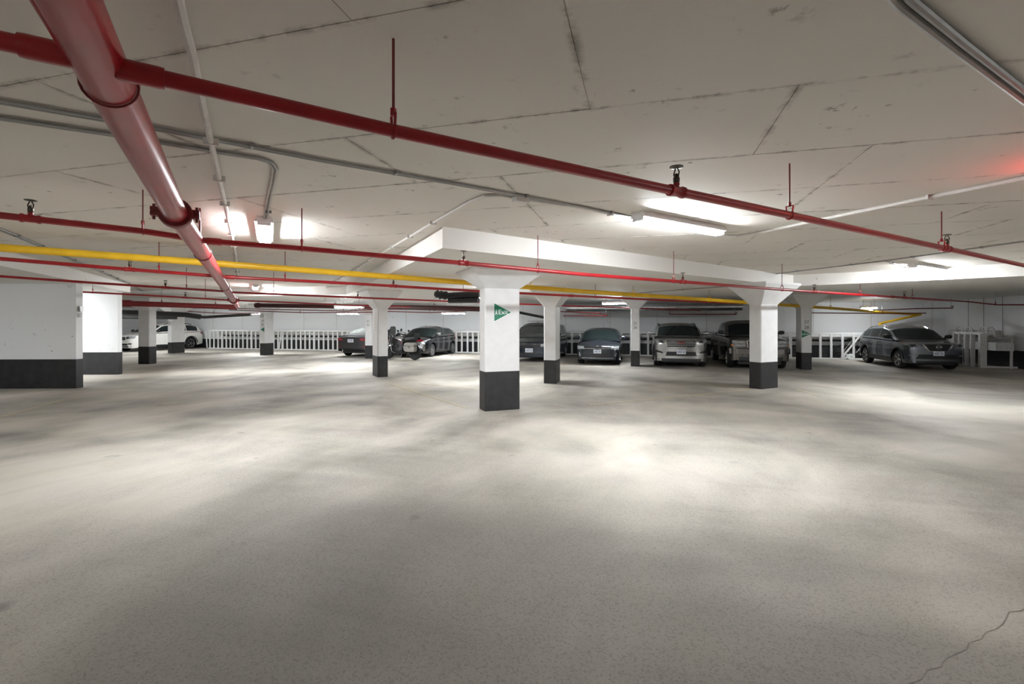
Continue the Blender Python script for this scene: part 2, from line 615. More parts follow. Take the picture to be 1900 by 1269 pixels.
A45 = math.radians(43.8)
col_near = column('large white column nearest the camera, bearing the green exit triangle', at(900, 763.5, 0), math.radians(36), 0.70, 0.36, 0.74, 2.31)
col_1412 = column('white column right of centre standing in front of the bronze pickup', at(1412, 722.3, 0), A45, 0.70, 0.33, 0.67, 2.13)
col_702 = column('white column left of centre hiding the front of the touring motorcycle', at(701, 700, 0), A45, 0.31, 0.72, 0.64, 2.10)
col_1025 = column('slim white column directly in front of the dark blue minivan', at(1009, 711.3, 0), 0.0, 0.33, 0.72, 0.64, 2.10)
col_1178 = column('white column numbered 25 and 26 between the hatchback and silver SUV', at(1170.3, 679.5, 0), 0.0, 0.33, 0.64, 0.60)
col_1487 = column('white column numbered 27 and 28 left of the grey crossover', at(1487, 685.5, 0), 0.0, 0.33, 0.64, 0.60)
col_683 = column('far white column numbered 21 and 22 hiding the sedan right tail', at(677, 665, 0), 0.0, 0.34, 0.64, 0.61)
col_490 = column('far white column with a left pointing green triangle before the railing', at(482, 659, 0), 0.0, 0.30, 0.64, 0.62)
col_325 = column('far white column covering the rear door of the white crossover', at(311, 655.3, 0), 0.0, 0.28, 0.80, 0.60)
col_268 = column('white column at left covering the front door of the white crossover', at(256, 675.5, 0), math.radians(8), 0.50, 0.36, 0.71)

col_hidden = at(936, 686, 0)


def pier(name, label, corner, ang, length, thick, band):
    ca, sa = math.cos(ang), math.sin(ang)
    t = thing(name, label, 'wall', corner, ang, local=True)
    part(t, MB().box((-length / 2, thick / 2, (ZD + band) / 2), (length, thick, ZD - band)), 'wall_slab', 'wall_white')
    part(t, MB().box((-length / 2, thick / 2, band / 2), (length + 0.012, thick + 0.012, band)), 'base_band', 'black_band', label='black painted base')
    return t


pier1 = pier('wall_pier', 'broad white wall pier with black base at the far left edge', at(141, 720.5, 0), math.radians(17.0), 4.2, 0.20, 0.74)
pier2 = pier('wall_pier', 'second white wall pier just behind the broad one at far left', at(219, 695, 0), math.radians(15.5), 3.2, 0.16, 0.72)
# small pull station on the end of the first pier
t = thing('pull_station', 'small grey alarm box on the end of the broad left pier', 'alarm box', at(141, 720.5, 0), math.radians(17.0), local=True)
part(t, MB().box((0.03, 0.10, 2.02), (0.06, 0.10, 0.14)), 'case', 'conduit_grey')
part(t, MB().lathe([(0.05, 0), (0.05, 0.03), (0.03, 0.05)], 12, Matrix.Translation((0.0, 0.10, 1.86)) @ Matrix.Rotation(math.radians(90), 4, 'Y')), 'bell', 'light_body')


# ------------------------------------------------------------------ wall lettering and exit signs
def exit_sign(label, M, s, point_right=True, text=True, group='green exit triangles'):
    t = thing('exit_sign', label, 'sign', (0, 0, 0), 0, group, local=True)
    t.matrix_world = M
    sg = 1 if point_right else -1

    def tri(k):
        return [(-0.5 * s * sg - 0.0 - k * 1.0 * sg, -0.5 * s - k * 1.6), (0.5 * s * sg + k * 2.0 * sg, 0), (-0.5 * s * sg - k * 1.0 * sg, 0.5 * s + k * 1.6)]
    R = Matrix.Rotation(math.radians(90), 4, 'X')
    part(t, MB().prism(tri(0.012 * s / 0.33), 0, 0.003, R), 'border', 'sign_white')
    part(t, MB().prism(tri(0), 0.003, 0.005, R), 'panel', 'sign_green')
    if text:
        me = text_mesh('Exit', s * 0.37, 'sign_white', 0.001)
        shared(t, me, 'lettering', (0.02 * s, -0.0062, -0.0 * s), (math.radians(90), 0, 0))
        m = MB()
        # walking figure: head, body, legs, arms
        q = s * 0.12
        cx = -0.38 * s
        for (x0, z0, x1, z1, w) in ((0, 0.5, 0, -0.2, 0.36), (0, -0.2, -0.55, -1.1, 0.28), (0, -0.2, 0.5, -1.1, 0.28), (0, 0.4, -0.55, 0.0, 0.2), (0, 0.4, 0.55, 0.1, 0.2)):
            d = Vector((x1 - x0, 0, z1 - z0))
            an = math.atan2(d.x, d.z)
            m.box((cx + (x0 + x1) / 2 * q, -0.006, (z0 + z1) / 2 * q), (w * q, 0.002, d.length * q), rot=Matrix.Rotation(an, 3, 'Y'))
        m.lathe([(0.24 * q, -0.001), (0.24 * q, 0.001)], 10, Matrix.Translation((cx, -0.006, 0.85 * q)) @ R)
        part(t, m, 'walking_figure', 'sign_white')
    return t


def face_M(col, face, u, z, off=0.004):
    """matrix on a column face: 'a' = face along a at -b/2 ; 'l' = face at -a/2"""
    a, b = col['_a'], col['_b']
    if face == 'a':
        L = Matrix.Translation((u, -b / 2 - off, z))
    elif face == 'l':
        L = Matrix.Translation((-a / 2 - off, u, z)) @ Matrix.Rotation(math.radians(-90), 4, 'Z')
    return Matrix.Translation(col.location) @ Matrix.Rotation(col.rotation_euler[2], 4, 'Z') @ L


exit_sign('green exit triangle with white walking figure on the nearest column', face_M(col_near, 'a', 0.0, 1.86), 0.34)
exit_sign('green exit triangle under the numbers 27 and 28', face_M(col_1487, 'a', -0.01, 1.27), 0.29)
exit_sign('small green triangle pointing left on the far column before the railing', face_M(col_490, 'a', 0.02, 1.33), 0.24, False, False)


def numbers(label, col, top, bot, z, size, u=0.0, dz=0.2):
    t = thing('stall_number', label, 'lettering', (0, 0, 0), 0, 'stencilled stall numbers', local=True)
    t.matrix_world = face_M(col, 'a', u, z, 0.003)
    for body, zz in ((top, dz / 2), (bot, -dz / 2)):
        shared(t, text_mesh(body, size, 'ink', 0.001), 'number', (0, 0, zz), (math.radians(90), 0, 0))
    return t


numbers('stencilled stall numbers on the column between hatchback and silver SUV', col_1178, '25', '26', 1.57, 0.15, 0.0, 0.16)
numbers('stencilled stall numbers above the second green exit triangle', col_1487, '27', '28', 1.60, 0.15, 0.0, 0.19)
numbers('stencilled stall numbers on the column beside the dark sedan', col_683, '21', '22', 1.66, 0.14, 0.0, 0.18)
numbers('faint stall numbers above the left pointing green triangle', col_490, '19', '20', 1.68, 0.13, 0.02)
# curved arrow plaque on the far column
t = thing('turn_sign', 'small white plaque with black curved arrow on the far column', 'sign', (0, 0, 0), local=True)
t.matrix_world = face_M(col_490, 'a', 0.0, 2.02)
part(t, MB().box((0, 0, 0), (0.26, 0.004, 0.24)), 'plate', 'sign_white')
m = MB()
m.tube([(0.07 * math.cos(a) - 0.0, -0.006, 0.07 * math.sin(a)) for a in np.linspace(-1.6, 3.0, 14)], 0.014, 6)
m.prism([(-0.12, -0.01), (-0.02, -0.01), (-0.07, -0.08)], -0.001, 0.001, Matrix.Translation((0, -0.006, 0)) @ Matrix.Rotation(math.radians(90), 4, 'X'))
part(t, m, 'arrow', 'ink')
# faded vertical lettering on the left face of the column by the motorcycles
t = thing('faded_sign', 'narrow faded pinkish notice on the column beside the motorcycles', 'sign', (0, 0, 0), local=True)
t.matrix_world = face_M(col_702, 'l', 0.02, 1.75, 0.004)
part(t, MB().box((0, 0, 0), (0.18, 0.004, 0.72)), 'plate', 'sign_white')
for i in range(9):
    part(t, MB().box((0, -0.003, 0.30 - 0.075 * i), (0.10, 0.002, 0.05)), 'faded_letter', 'ink_red')

# ------------------------------------------------------------------ sprinkler pipes
HEAD = MB()
HEAD.lathe([(0.014, 0.0), (0.018, 0.01), (0.018, 0.03), (0.010, 0.035), (0.010, 0.05), (0.0001, 0.055)], 10)
HEAD.tube([(0.016, 0, 0.03), (0.024, 0, 0.055), (0.006, 0, 0.085)], 0.004, 5)
HEAD.tube([(-0.016, 0, 0.03), (-0.024, 0, 0.055), (-0.006, 0, 0.085)], 0.004, 5)
HEAD.lathe([(0.008, 0.08), (0.036, 0.086), (0.036, 0.090), (0.0001, 0.096)], 12)
HEAD_ME = HEAD.mesh('sprinkler_head', 'brass_dark', 35)


def seg_point(pts, px):
    """3D point of a pipe axis seen at photo column px"""
    best = None
    for a, b in zip(pts[:-1], pts[1:]):
        if min(np.array([q[0], q[1]]).dot(FV) for q in (a, b)) < 0.3:
            continue

        def col(p):
            w = np.array([p[0], p[1]])
            return 950 + FPX * w.dot(RV) / w.dot(FV)
        xa, xb = col(a), col(b)
        if min(xa, xb) - 1e-6 <= px <= max(xa, xb) + 1e-6:
            lo, hi = 0.0, 1.0
            for _ in range(40):
                mid = (lo + hi) / 2
                if (col(a.lerp(b, mid)) < px) == (xa < xb):
                    lo = mid
                else:
                    hi = mid
            return a.lerp(b, lo), (b - a).normalized()
    return None, None


def dir_matrix(p, d):
    z = d.normalized()
    x = z.cross(Vector((0, 0, 1))).normalized()
    y = z.cross(x)
    M = Matrix((x, y, z)).transposed().to_4x4()
    M.translation = p
    return M


def pipe(name, label, cat, pts, r, mat='red_pipe', hangers=(), heads=(), couplings=(), group=None, n=14, ring_mat=None, sag=True):
    t = thing(name, label, cat, pts[0], 0, group)
    part(t, MB().tube(pts, r, n), 'pipe_run', mat, 40)
    for px in hangers:
        p, d = seg_point(pts, px)
        if p is None:
            continue
        zc = ceil_z(p.x, p.y)
        top = zc
        hob = part(t, MB().tube([(p.x, p.y, p.z + r + 0.05), (p.x, p.y, top)], 0.0065 if r < 0.05 else 0.009, 6), 'hanger_rod', 'rod_steel' if mat == 'red_pipe' else 'conduit_grey')
        m = MB()
        x = d.cross(Vector((0, 0, 1))).normalized()
        loop = []
        for a in np.linspace(-math.pi / 2, 1.5 * math.pi, 17):
            rr = r * 1.08 + (0.045 if math.sin(a) > 0.85 else 0.0) * 1
            loop.append(p + x * math.cos(a) * rr + Vector((0, 0, math.sin(a) * rr + (0.0))))
        m.tube(loop, 0.007 if r < 0.05 else 0.010, 6, False)
        m.box(p + Vector((0, 0, r + 0.055)), (0.02, 0.02, 0.035))
        part(t, m, 'hanger_ring', ring_mat or mat, 40)
    for px in couplings:
        p, d = seg_point(pts, px)
        if p is None:
            continue
        m = MB()
        M = dir_matrix(p, d)
        L = 0.055 + r * 0.4
        m.lathe([(r * 1.02, -L), (r * 1.22, -L), (r * 1.28, -L * 0.75), (r * 1.28, L * 0.75), (r * 1.22, L), (r * 1.02, L)], 14, M)
        part(t, m, 'coupling', mat, 40)
    for px in heads:
        p, d = seg_point(pts, px)
        if p is None:
            continue
        m = MB()
        M = dir_matrix(p, d)
        L = 0.05 + r * 0.6
        m.lathe([(r * 1.02, -L), (r * 1.3, -L), (r * 1.3, -L * 0.7), (r * 1.12, -L * 0.6), (r * 1.12, L * 0.6), (r * 1.3, L * 0.7), (r * 1.3, L), (r * 1.02, L)], 14, M)
        m.lathe([(r * 0.62, 0), (r * 0.62, r * 1.35), (r * 0.72, r * 1.4), (r * 0.72, r * 1.75), (0.012, r * 1.8)], 12, Matrix.Translation(p))
        tee = part(t, m, 'tee_fitting', mat, 40)
        o = shared(tee, HEAD_ME, 'sprinkler_head', p + Vector((0, 0, r * 1.75)) - Vector(pts[0]), (0, 0, random.uniform(0, 3)))
        o.scale = (1.25, 1.25, 1.25)
    return t


main_pts = [at(30, -190, 2.57) + Vector((4.2, -4.2, 0.06)), at(30, -190, 2.57), at(125, 0, 2.565), at(322, 390, 2.52), at(400, 505, 2.45), at(441, 569, 2.31)]
tm = pipe('sprinkler_main', 'fat red sprinkler main running away at upper left', 'pipe', main_pts, 0.083, hangers=(), couplings=(), n=24)
# grooved clamp couplings on the main: two half shells with bolt ears
for px, nm in ((326, 'grooved_coupling'), (433, 'grooved_coupling')):
    p, d = seg_point(main_pts, px)
    M = dir_matrix(p, d)
    m = MB()
    m.lathe([(0.085, -0.05), (0.112, -0.05), (0.118, -0.03), (0.118, 0.03), (0.112, 0.05), (0.085, 0.05)], 24, M)
    for s in (-1, 1):
        for k in range(2):
            c = M @ Vector((s * 0.135, (k - 0.5) * 0.036, 0))
            m.box(c, (0.05, 0.03, 0.075), rot=M.to_3x3())
        m.tube([M @ Vector((s * 0.14, -0.06, 0)), M @ Vector((s * 0.14, 0.06, 0))], 0.011, 6)
    part(tm, m, 'grooved_coupling', 'red_dark', 35)
for px in (245, 376, 417):
    p, d = seg_point(main_pts, px - 42 if px == 245 else px)
    M = dir_matrix(p, d)
    loop = [M @ Vector((0.089 * math.cos(a), 0.089 * math.sin(a), 0)) for a in np.linspace(0, 2 * math.pi, 25)]
    part(tm, MB().tube(loop, 0.005, 6, False), 'branch_strap', 'red_dark', 40)
for px in (203, 371):
    p, d = seg_point(main_pts, px - (40 if px == 203 else 0))
    if p is None:
        continue
    x = d.cross(Vector((0, 0, 1))).normalized()
    part(tm, MB().tube([p + x * 0.0 + Vector((0, 0, 0.08)), p + Vector((0, 0, ZC - p.z))], 0.011, 8), 'hanger_rod', 'rod_steel')


def branch(anchor_px, anchor_z, pxs, ang=46.5):
    a = at(*anchor_px, anchor_z)
    return [on_line(x, y, (a.x, a.y), math.radians(ang)) for x, y in pxs]


GR = 'red sprinkler branch pipes'


def extend(pts, before=0.0, after=0.0):
    """carry a run on past the picture edges"""
    a = (pts[1] - pts[0]).normalized()
    b = (pts[-1] - pts[-2]).normalized()
    a.z = b.z = 0.0
    return ([pts[0] - a * before] if before else []) + list(pts) + ([pts[-1] + b * after] if after else [])


p1 = [at(-60, 62, 2.53), at(130, 104, 2.53), at(245, 133, 2.53), at(480, 186, 2.53), at(730, 242.6, 2.53), at(1080, 317.5, 2.53), at(1255, 355, 2.53), at(1465, 399, 2.53),
      at(1755, 461, 2.53), at(1900, 492.4, 2.53), at(1960, 504.5, 2.53)]
p1 = extend(p1, 3.5, 4.0)
pipe('sprinkler_branch', 'nearest red branch pipe crossing the whole ceiling from upper left', 'pipe', p1, 0.030, hangers=(730, 1465, 1747), heads=(1255, 1757), couplings=(88, 262), group=GR)
p2 = branch((387, 447), 2.50, [(-40, 395), (0, 399.5), (265, 429), (387, 447.5), (560, 461), (858, 488), (1080, 509), (1267, 523), (1420, 535), (1560, 544.5), (1700, 553.5), (1769, 558)])
p2 = extend(p2, 3.0)
pipe('sprinkler_branch', 'second red branch pipe passing in front of the nearest column', 'pipe', p2, 0.030, hangers=(265, 560, 998, 1250, 1451, 1596, 1693), heads=(57, 860, 1267, 1511, 1678),
     couplings=(397, 1656), group=GR)
p3 = branch((419, 513.7), 2.44, [(-40, 477), (0, 480), (240, 500), (394, 511.6), (419, 513.7), (660, 526.5), (884, 540), (1077, 549.5), (1230, 557), (1380, 563)])
p3 = extend(p3, 2.5)
pipe('sprinkler_branch', 'third red branch pipe running just below the yellow pipe', 'pipe', p3, 0.028, hangers=(295, 529, 1105), heads=(241, 730), couplings=(427, 1060), group=GR)
p4 = branch((435, 542.8), 2.40, [(-40, 510), (0, 512.6), (200, 526.5), (409, 540), (435, 542.5), (660, 552), (884, 561), (1060, 567.5), (1300, 576)])
pipe('sprinkler_branch', 'fourth red branch pipe crossing at the capital of the motorcycle column', 'pipe', p4, 0.026, hangers=(346, 508, 842), heads=(307, 664), couplings=(1200,), group=GR)
p5 = branch((427, 557), 2.34, [(152, 541.5), (300, 549.5), (427, 557), (560, 562), (640, 566), (760, 569)])
pipe('sprinkler_branch', 'thin fifth red branch pipe ending at the far left piers', 'pipe', p5, 0.024, hangers=(172, 381), heads=(344,), group=GR)
p6 = [atd(222, 562.5, 17.6), atd(330, 566, 18.4), atd(440, 570, 19.1)]
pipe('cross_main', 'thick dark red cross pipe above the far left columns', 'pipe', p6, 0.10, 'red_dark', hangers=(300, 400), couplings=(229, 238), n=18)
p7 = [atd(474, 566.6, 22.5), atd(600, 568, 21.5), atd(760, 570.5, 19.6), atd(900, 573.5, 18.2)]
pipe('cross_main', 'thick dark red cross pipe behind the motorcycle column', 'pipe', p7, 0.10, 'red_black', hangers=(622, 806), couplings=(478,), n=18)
for k, (ps, lab) in enumerate((
        ([(440, 572.5, 23), (640, 577, 21.8), (700, 574, 21)], 'thin red pipe under the thick cross pipe left of centre'),
        ([(425, 575, 23.5), (560, 580, 22.5), (720, 579, 21.0)], 'lower thin red pipe above the left railing'),
        ([(345, 577, 23.0), (400, 581, 24), (480, 582, 25)], 'thin red pipe over the white crossover roof'),
        ([(700, 577, 20.8), (800, 580, 21.2), (884, 576, 20.5)], 'thin red pipe over the black hatchback roof'),
        ([(1040, 578, 20.6), (1113, 581, 20.4), (1127, 585.5, 20.4), (1045, 586, 20.8)], 'thin red looped pipe above the dark hatchback'),
        ([(1243, 577.5, 20.0), (1241, 583, 20.0), (1367, 583, 19.3), (1367, 579, 19.3)], 'thin red looped pipe above the silver SUV'),
        ([(1506, 580.5, 19.8), (1640, 581.5, 19.5), (1718, 581, 19.5)], 'thin red pipe behind the yellow pipe end'),
        ([(1620, 576, 19.5), (1700, 572.5, 19), (1768, 571.5, 18.8), (1768, 567, 18.8)], 'thin red pipe above the grey crossover roof'),
        ([(1755, 557, 16.0), (1800, 560, 15.8), (1850, 565.5, 15.5), (1930, 565.5, 14.4)], 'dark end of red pipe above the right corner'))):
    pp = [atd(*q) for q in ps]
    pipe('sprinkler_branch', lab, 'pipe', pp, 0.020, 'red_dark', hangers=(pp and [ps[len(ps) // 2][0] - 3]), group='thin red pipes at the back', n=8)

# yellow gas pipe
yp = [at(-60, 455, 2.71), at(0, 459.6, 2.70), at(379, 487, 2.655), at(660, 508.6, 2.60), at(1080, 540.4, 2.455), at(1383, 560.7, 2.335), at(1560, 573, 2.22), at(1640, 579.6, 2.125)]
e = atd(1708, 583.3, 21.2)
yp += [e]
yp = extend(yp, 4.0)
dirb = atd(1633, 600, 21.9)
yt = pipe('gas_pipe', 'long yellow gas pipe crossing behind the nearest column', 'pipe', yp, 0.055, 'yellow_pipe', hangers=(985, 1175, 1316, 1509, 1541), ring_mat='yellow_pipe', n=16)
y2 = [e, e.lerp(dirb, 0.5), Vector((dirb.x, dirb.y, dirb.z + 0.0)), Vector((dirb.x, dirb.y, 1.36))]
part(yt, MB().tube(y2[:3], 0.05, 14), 'return_run', 'yellow_pipe', 40)
part(yt, MB().tube([y2[2] + Vector((0, 0, 0.04)), y2[3]], 0.06, 14), 'riser', 'yellow_pipe', 40)

# ------------------------------------------------------------------ conduits on the ceiling
ZK = ZC - 0.02


def conduit(label, pix, r=0.014, mat='conduit_grey', twin=0.0, clips=True, z=ZK, name='conduit', group='conduits on the ceiling'):
    pts = [at(*p, z) if len(p) == 2 else at(*p) for p in pix]
    t = thing(name, label, 'conduit', pts[0], 0, group)
    part(t, MB().tube(pts, r, 8), 'conduit_run', mat, 40)
    if twin:
        q = []
        for i, p in enumerate(pts):
            d = (pts[min(i + 1, len(pts) - 1)] - pts[max(i - 1, 0)]).normalized()
            n = Vector((-d.y, d.x, 0))
            q.append(p + n * twin)
        part(t, MB().tube(q, r, 8), 'conduit_run', mat, 40)
    if clips:
        for a, b in zip(pts[:-1], pts[1:]):
            L = (b - a).length
            n = int(L / 0.9)
            for i in range(n):
                p = a.lerp(b, (i + 0.5) / n)
                d = (b - a)
                part(t, MB().box(p, (0.02, r * 2 + 0.05, r * 2 + 0.008), math.atan2(d.y, d.x)), 'strap_clip', mat)
    return t


conduit('twin grey conduit from upper left to the long ceiling light', [(-700, 65), (-60, 178), (0, 187), (310, 241), (600, 297), (850, 341), (1080, 384), (1180, 405)], 0.011, twin=0.035)
conduit('grey conduit bending down to the light beside the fat red main', [(-700, 115), (-60, 210), (0, 218), (230, 252), (440, 287), (480, 293), (505, 301), (514, 313), (510, 335), (500, 375), (495, 408)], 0.011, twin=0.03)
conduit('white painted conduit running away beside the fat red main', [(322, -40), (340, 40), (357, 100), (380, 215), (400, 300), (432, 445), (438, 480), (442, 520)], 0.02, 'conduit_white', z=ZC - 0.065)
conduit('white conduit curving from the long light to the right edge', [(1335, 436), (1365, 438), (1395, 434), (1440, 425), (1590, 393), (1900, 330), (2100, 289)], 0.02, 'conduit_white')
t = conduit('white conduit curving left from the long light past a junction box', [(1180, 407), (1080, 385), (975, 370), (930, 362), (900, 363), (870, 375), (830, 398), (715, 466), (600, 535)], 0.018, 'conduit_white')
b0 = at(966, 369, ZC - 0.04)
part(t, MB().box(b0, (0.16, 0.08, 0.07), math.radians(49)), 'junction_box', 'conduit_white')
conduit('grey conduit crossing the upper right corner of the ceiling', [(1640, -60), (1690, 0), (1790, 82), (1900, 168), (1980, 230), (2300, 420)], 0.017, twin=0.04)
cz = at(1405, 527, ZD - 0.02)
conduit('thin grey conduit stepping down onto the drop slab', [(1960, 440), (1900, 448), (1640, 484), (1440, 508), (1418, 512), (1408, 520, 2.82), (1406, 527, ZD - 0.02), (1300, 535, ZD - 0.02), (1180, 544, ZD - 0.02)], 0.013)
conduit('short grey conduit feeding the right ceiling light', [(1640, 484), (1694, 498)], 0.011)
conduit('twin grey conduit along the left drop slab', [(-60, 396), (0, 424), (60, 449), (120, 475), (180, 500), (244, 528), (275, 546)], 0.012, twin=0.05)
conduit('thin white conduit ahead of the middle drop slab', [(600, 560, 2.5), (612, 541), (640, 530)], 0.014, 'conduit_white')


# ------------------------------------------------------------------ fluorescent fixtures
def strip_light(label, a, b, drop=0.0, wdt=0.15):
    d = b - a
    L = d.length
    ang = math.atan2(d.y, d.x)
    c = (a + b) / 2
    zt = ceil_z(c.x, c.y) - drop
    t = thing('strip_light', label, 'ceiling light', (c.x, c.y, zt), ang, 'fluorescent strip lights', local=True)
    part(t, MB().prism([(-wdt * 0.5, 0), (wdt * 0.5, 0), (wdt * 0.70, -0.062), (wdt * 0.68, -0.073), (-wdt * 0.68, -0.073), (-wdt * 0.70, -0.062)], -L / 2, L / 2, Matrix(((0, 0, 1, 0), (1, 0, 0, 0), (0, 1, 0, 0), (0, 0, 0, 1)))), 'housing', 'light_body')
    m = MB()
    prof = [(-wdt * 0.46, -0.072), (-wdt * 0.46, -0.096), (-wdt * 0.34, -0.115), (wdt * 0.34, -0.115), (wdt * 0.46, -0.096), (wdt * 0.46, -0.072)]
    P = [[(x, y, z) for y, z in prof] for x in (-L / 2 + 0.02, L / 2 - 0.02)]
    m.grid(P)
    m.add([(-L / 2 + 0.02, y, z) for y, z in prof], [tuple(range(6))])
    m.add([(L / 2 - 0.02, y, z) for y, z in prof], [tuple(range(6))])
    m.add([P[0][0], P[0][5], P[1][5], P[1][0]], [(0, 1, 2, 3)])
    part(t, m, 'diffuser', 'tube_glow')
    for s in (-1, 1):
        part(t, MB().box((s * (L / 2 - 0.01), 0, -0.090), (0.02, wdt * 1.0, 0.045)), 'end_cap', 'light_body')
    if drop > 0.02:
        for s in (-0.35, 0.35):
            part(t, MB().tube([(s * L, 0, 0), (s * L, 0, drop)], 0.006, 6), 'hanger_rod', 'conduit_grey')
    return t


strip_light('long bright strip light above the nearest column on the right', at(1183, 405, 2.87), at(1335, 432, 2.87))
strip_light('bright strip light at the right edge before the drop slab', at(1694, 494, 2.87), at(1765, 505, 2.87).lerp(at(1694, 494, 2.87), 0.25))
strip_light('bright strip light seen end on beside the fat red main', at(492, 448, 2.87), at(490, 413, 2.87))
cD = at(474, 534, 2.87)
dD = Vector((-math.sin(A45), math.cos(A45), 0))
strip_light('far strip light seen end on behind the red branch pipes', cD - dD * 0.7, cD + dD * 0.7)
X = Vector((1, 0, 0))
for px, py, Z, lab, ang in ((1146, 559, 19.0, 'strip light on the soffit above the dark hatchback', 0),
                            (648, 566, 18.4, 'far strip light beside the motorcycle column capital', 0),
                            (646, 579, 24.5, 'low far strip light above the dark sedan', 0),
                            (842, 578, 23.5, 'low strip light above the black hatchback', 0),
                            (467, 579, 25.5, 'far strip light above the left railing', 0),
                            (322, 570, 27.5, 'added far strip light out of view behind the column before the white crossover', 0),  # extra lamp added for its light, kept out of view
                            (1612, 567.5, 20.3, 'strip light behind the yellow pipe above the grey crossover', 0),
                            (924, 547, 14.0, 'added strip light on the soffit out of view behind the nearest column', 0)):  # added lamp, out of sight so the lighting here stays up
    p = atd(px, py, Z)
    if p.z > ZD - 0.02:
        p.z = ZD - 0.02
    d = Vector((math.cos(ang), math.sin(ang), 0)) * (0.3 if px == 1612 else 0.61)
    strip_light(lab, p - d, p + d, max(0.0, ceil_z(p.x, p.y) - p.z))
# unseen lights; those past the edges and behind the camera added as fill
for x, y, ang, lab in ((-13.5, 3.0, 0.76, 'added unseen strip light beyond the left picture edge before the piers'),
                                              (-1.5, -7.4, 0.76, 'added unseen strip light behind the camera'),
                       (9.6, 4.0, 0.76, 'added unseen strip light beyond the right picture edge'),
                       (-17.8, 9.3, 0.3, 'strip light hidden between the two left piers'),
                       (-26.0, 16.5, 0.0, 'strip light hidden behind the left piers')):
    d = Vector((math.cos(ang), math.sin(ang), 0)) * 0.61
    c = Vector((x, y, 2.8))
    strip_light(lab, c - d, c + d)
# lit exit box just past the right edge: throws the red glow on the ceiling
xp = at(2010, 296, ZC)
t = thing('lit_exit_box', 'small red lit exit box under the ceiling past the right edge', 'sign', (xp.x, xp.y, ZC), math.radians(105), local=True)
part(t, MB().box((0, 0, -0.20), (0.30, 0.06, 0.17)), 'case', 'light_body')
part(t, MB().box((0, 0, -0.06), (0.02, 0.02, 0.12)), 'stem', 'light_body')
for s in (-1, 1):
    part(t, MB().box((0, s * 0.034, -0.20), (0.24, 0.008, 0.12)), 'lit_face', 'exit_red')

# ------------------------------------------------------------------ ducts and dark pipes at the back
dp = [Vector((-3.4, 22.6, 2.38)), Vector((4.2, 22.6, 2.38))]
t = thing('air_duct', 'round silver air duct running along the back soffit', 'duct', dp[0])
part(t, MB().tube(dp, 0.17, 20), 'duct_run', 'duct_metal', 40)
for x in np.arange(-3.0, 4.2, 1.2):
    part(t, MB().tube([(x - 0.02, 22.6, 2.38), (x + 0.02, 22.6, 2.38)], 0.182, 20), 'joint_band', 'duct_metal', 40)
for x in (-2.4, 0.0, 2.4):
    part(t, MB().tube([(x, 22.6, 2.55), (x, 22.6, ZD)], 0.012, 6), 'hanger_rod', 'conduit_grey')
for lab, ps, r in (('upper black insulated pipe over the white crossover', [(215, 579, 23.5), (345, 584, 24.5), (372, 588, 25)], 0.13),
                   ('lower black insulated pipe over the white crossover', [(215, 588, 25.0), (270, 589, 25.3), (328, 589.5, 25.6)], 0.09),
                   ('black pipe with a blunt end above the left railing', [(345, 586.5, 25.5), (380, 588.5, 25.6), (465, 583.5, 24.8)], 0.075),
                   ('black sloping pipe behind the minivan roof', [(955, 578, 21.8), (1010, 589, 22.2)], 0.06)):
    pp = [atd(*q) for q in ps]
    t = thing('insulated_pipe', lab, 'pipe', pp[0], 0, 'black insulated pipes')
    part(t, MB().tube(pp, r, 12), 'pipe_run', 'pipe_black', 40)
    part(t, MB().tube([pp[1] + Vector((0, 0, r)), Vector((pp[1].x, pp[1].y, ZD))], 0.008, 6), 'hanger_rod', 'conduit_grey')
# pipe end wrapped in black with a grey branch, left of the nearest column
q0, q1, q2 = atd(806, 545, 12.4), atd(830, 549, 12.4), atd(890, 546, 12.0)
t = thing('wrapped_pipe_end', 'grey pipe with a black wrapped end left of the nearest column', 'pipe', q0)
part(t, MB().tube([q1, q2], 0.085, 14), 'pipe_run', 'alloy_dark', 40)
m = MB()
m.tube([q0 + (q1 - q0) * f for f in np.linspace(0, 1, 7)], 0.1, 12, True, [0.05, 0.10, 0.085, 0.11, 0.095, 0.115, 0.10])
for i in range(9):
    a = i * 0.7
    pc = q0.lerp(q1, i / 9.0)
    m.tube([pc, pc + Vector((0.05 * math.cos(a), 0.05 * math.sin(a), 0.12 * math.sin(a * 1.3)))], 0.02, 6)
part(t, m, 'wrapped_end', 'pipe_black', 40)
part(t, MB().tube([q1 + Vector((0.05, 0, -0.12)), atd(888, 557, 12.0)], 0.07, 12), 'lower_run', 'alloy_dark', 40)
part(t, MB().tube([q1.lerp(q2, 0.5), Vector((*q1.lerp(q2, 0.5).xy, ceil_z(*q1.lerp(q2, 0.5).xy)))], 0.008, 6), 'hanger_rod', 'conduit_grey')

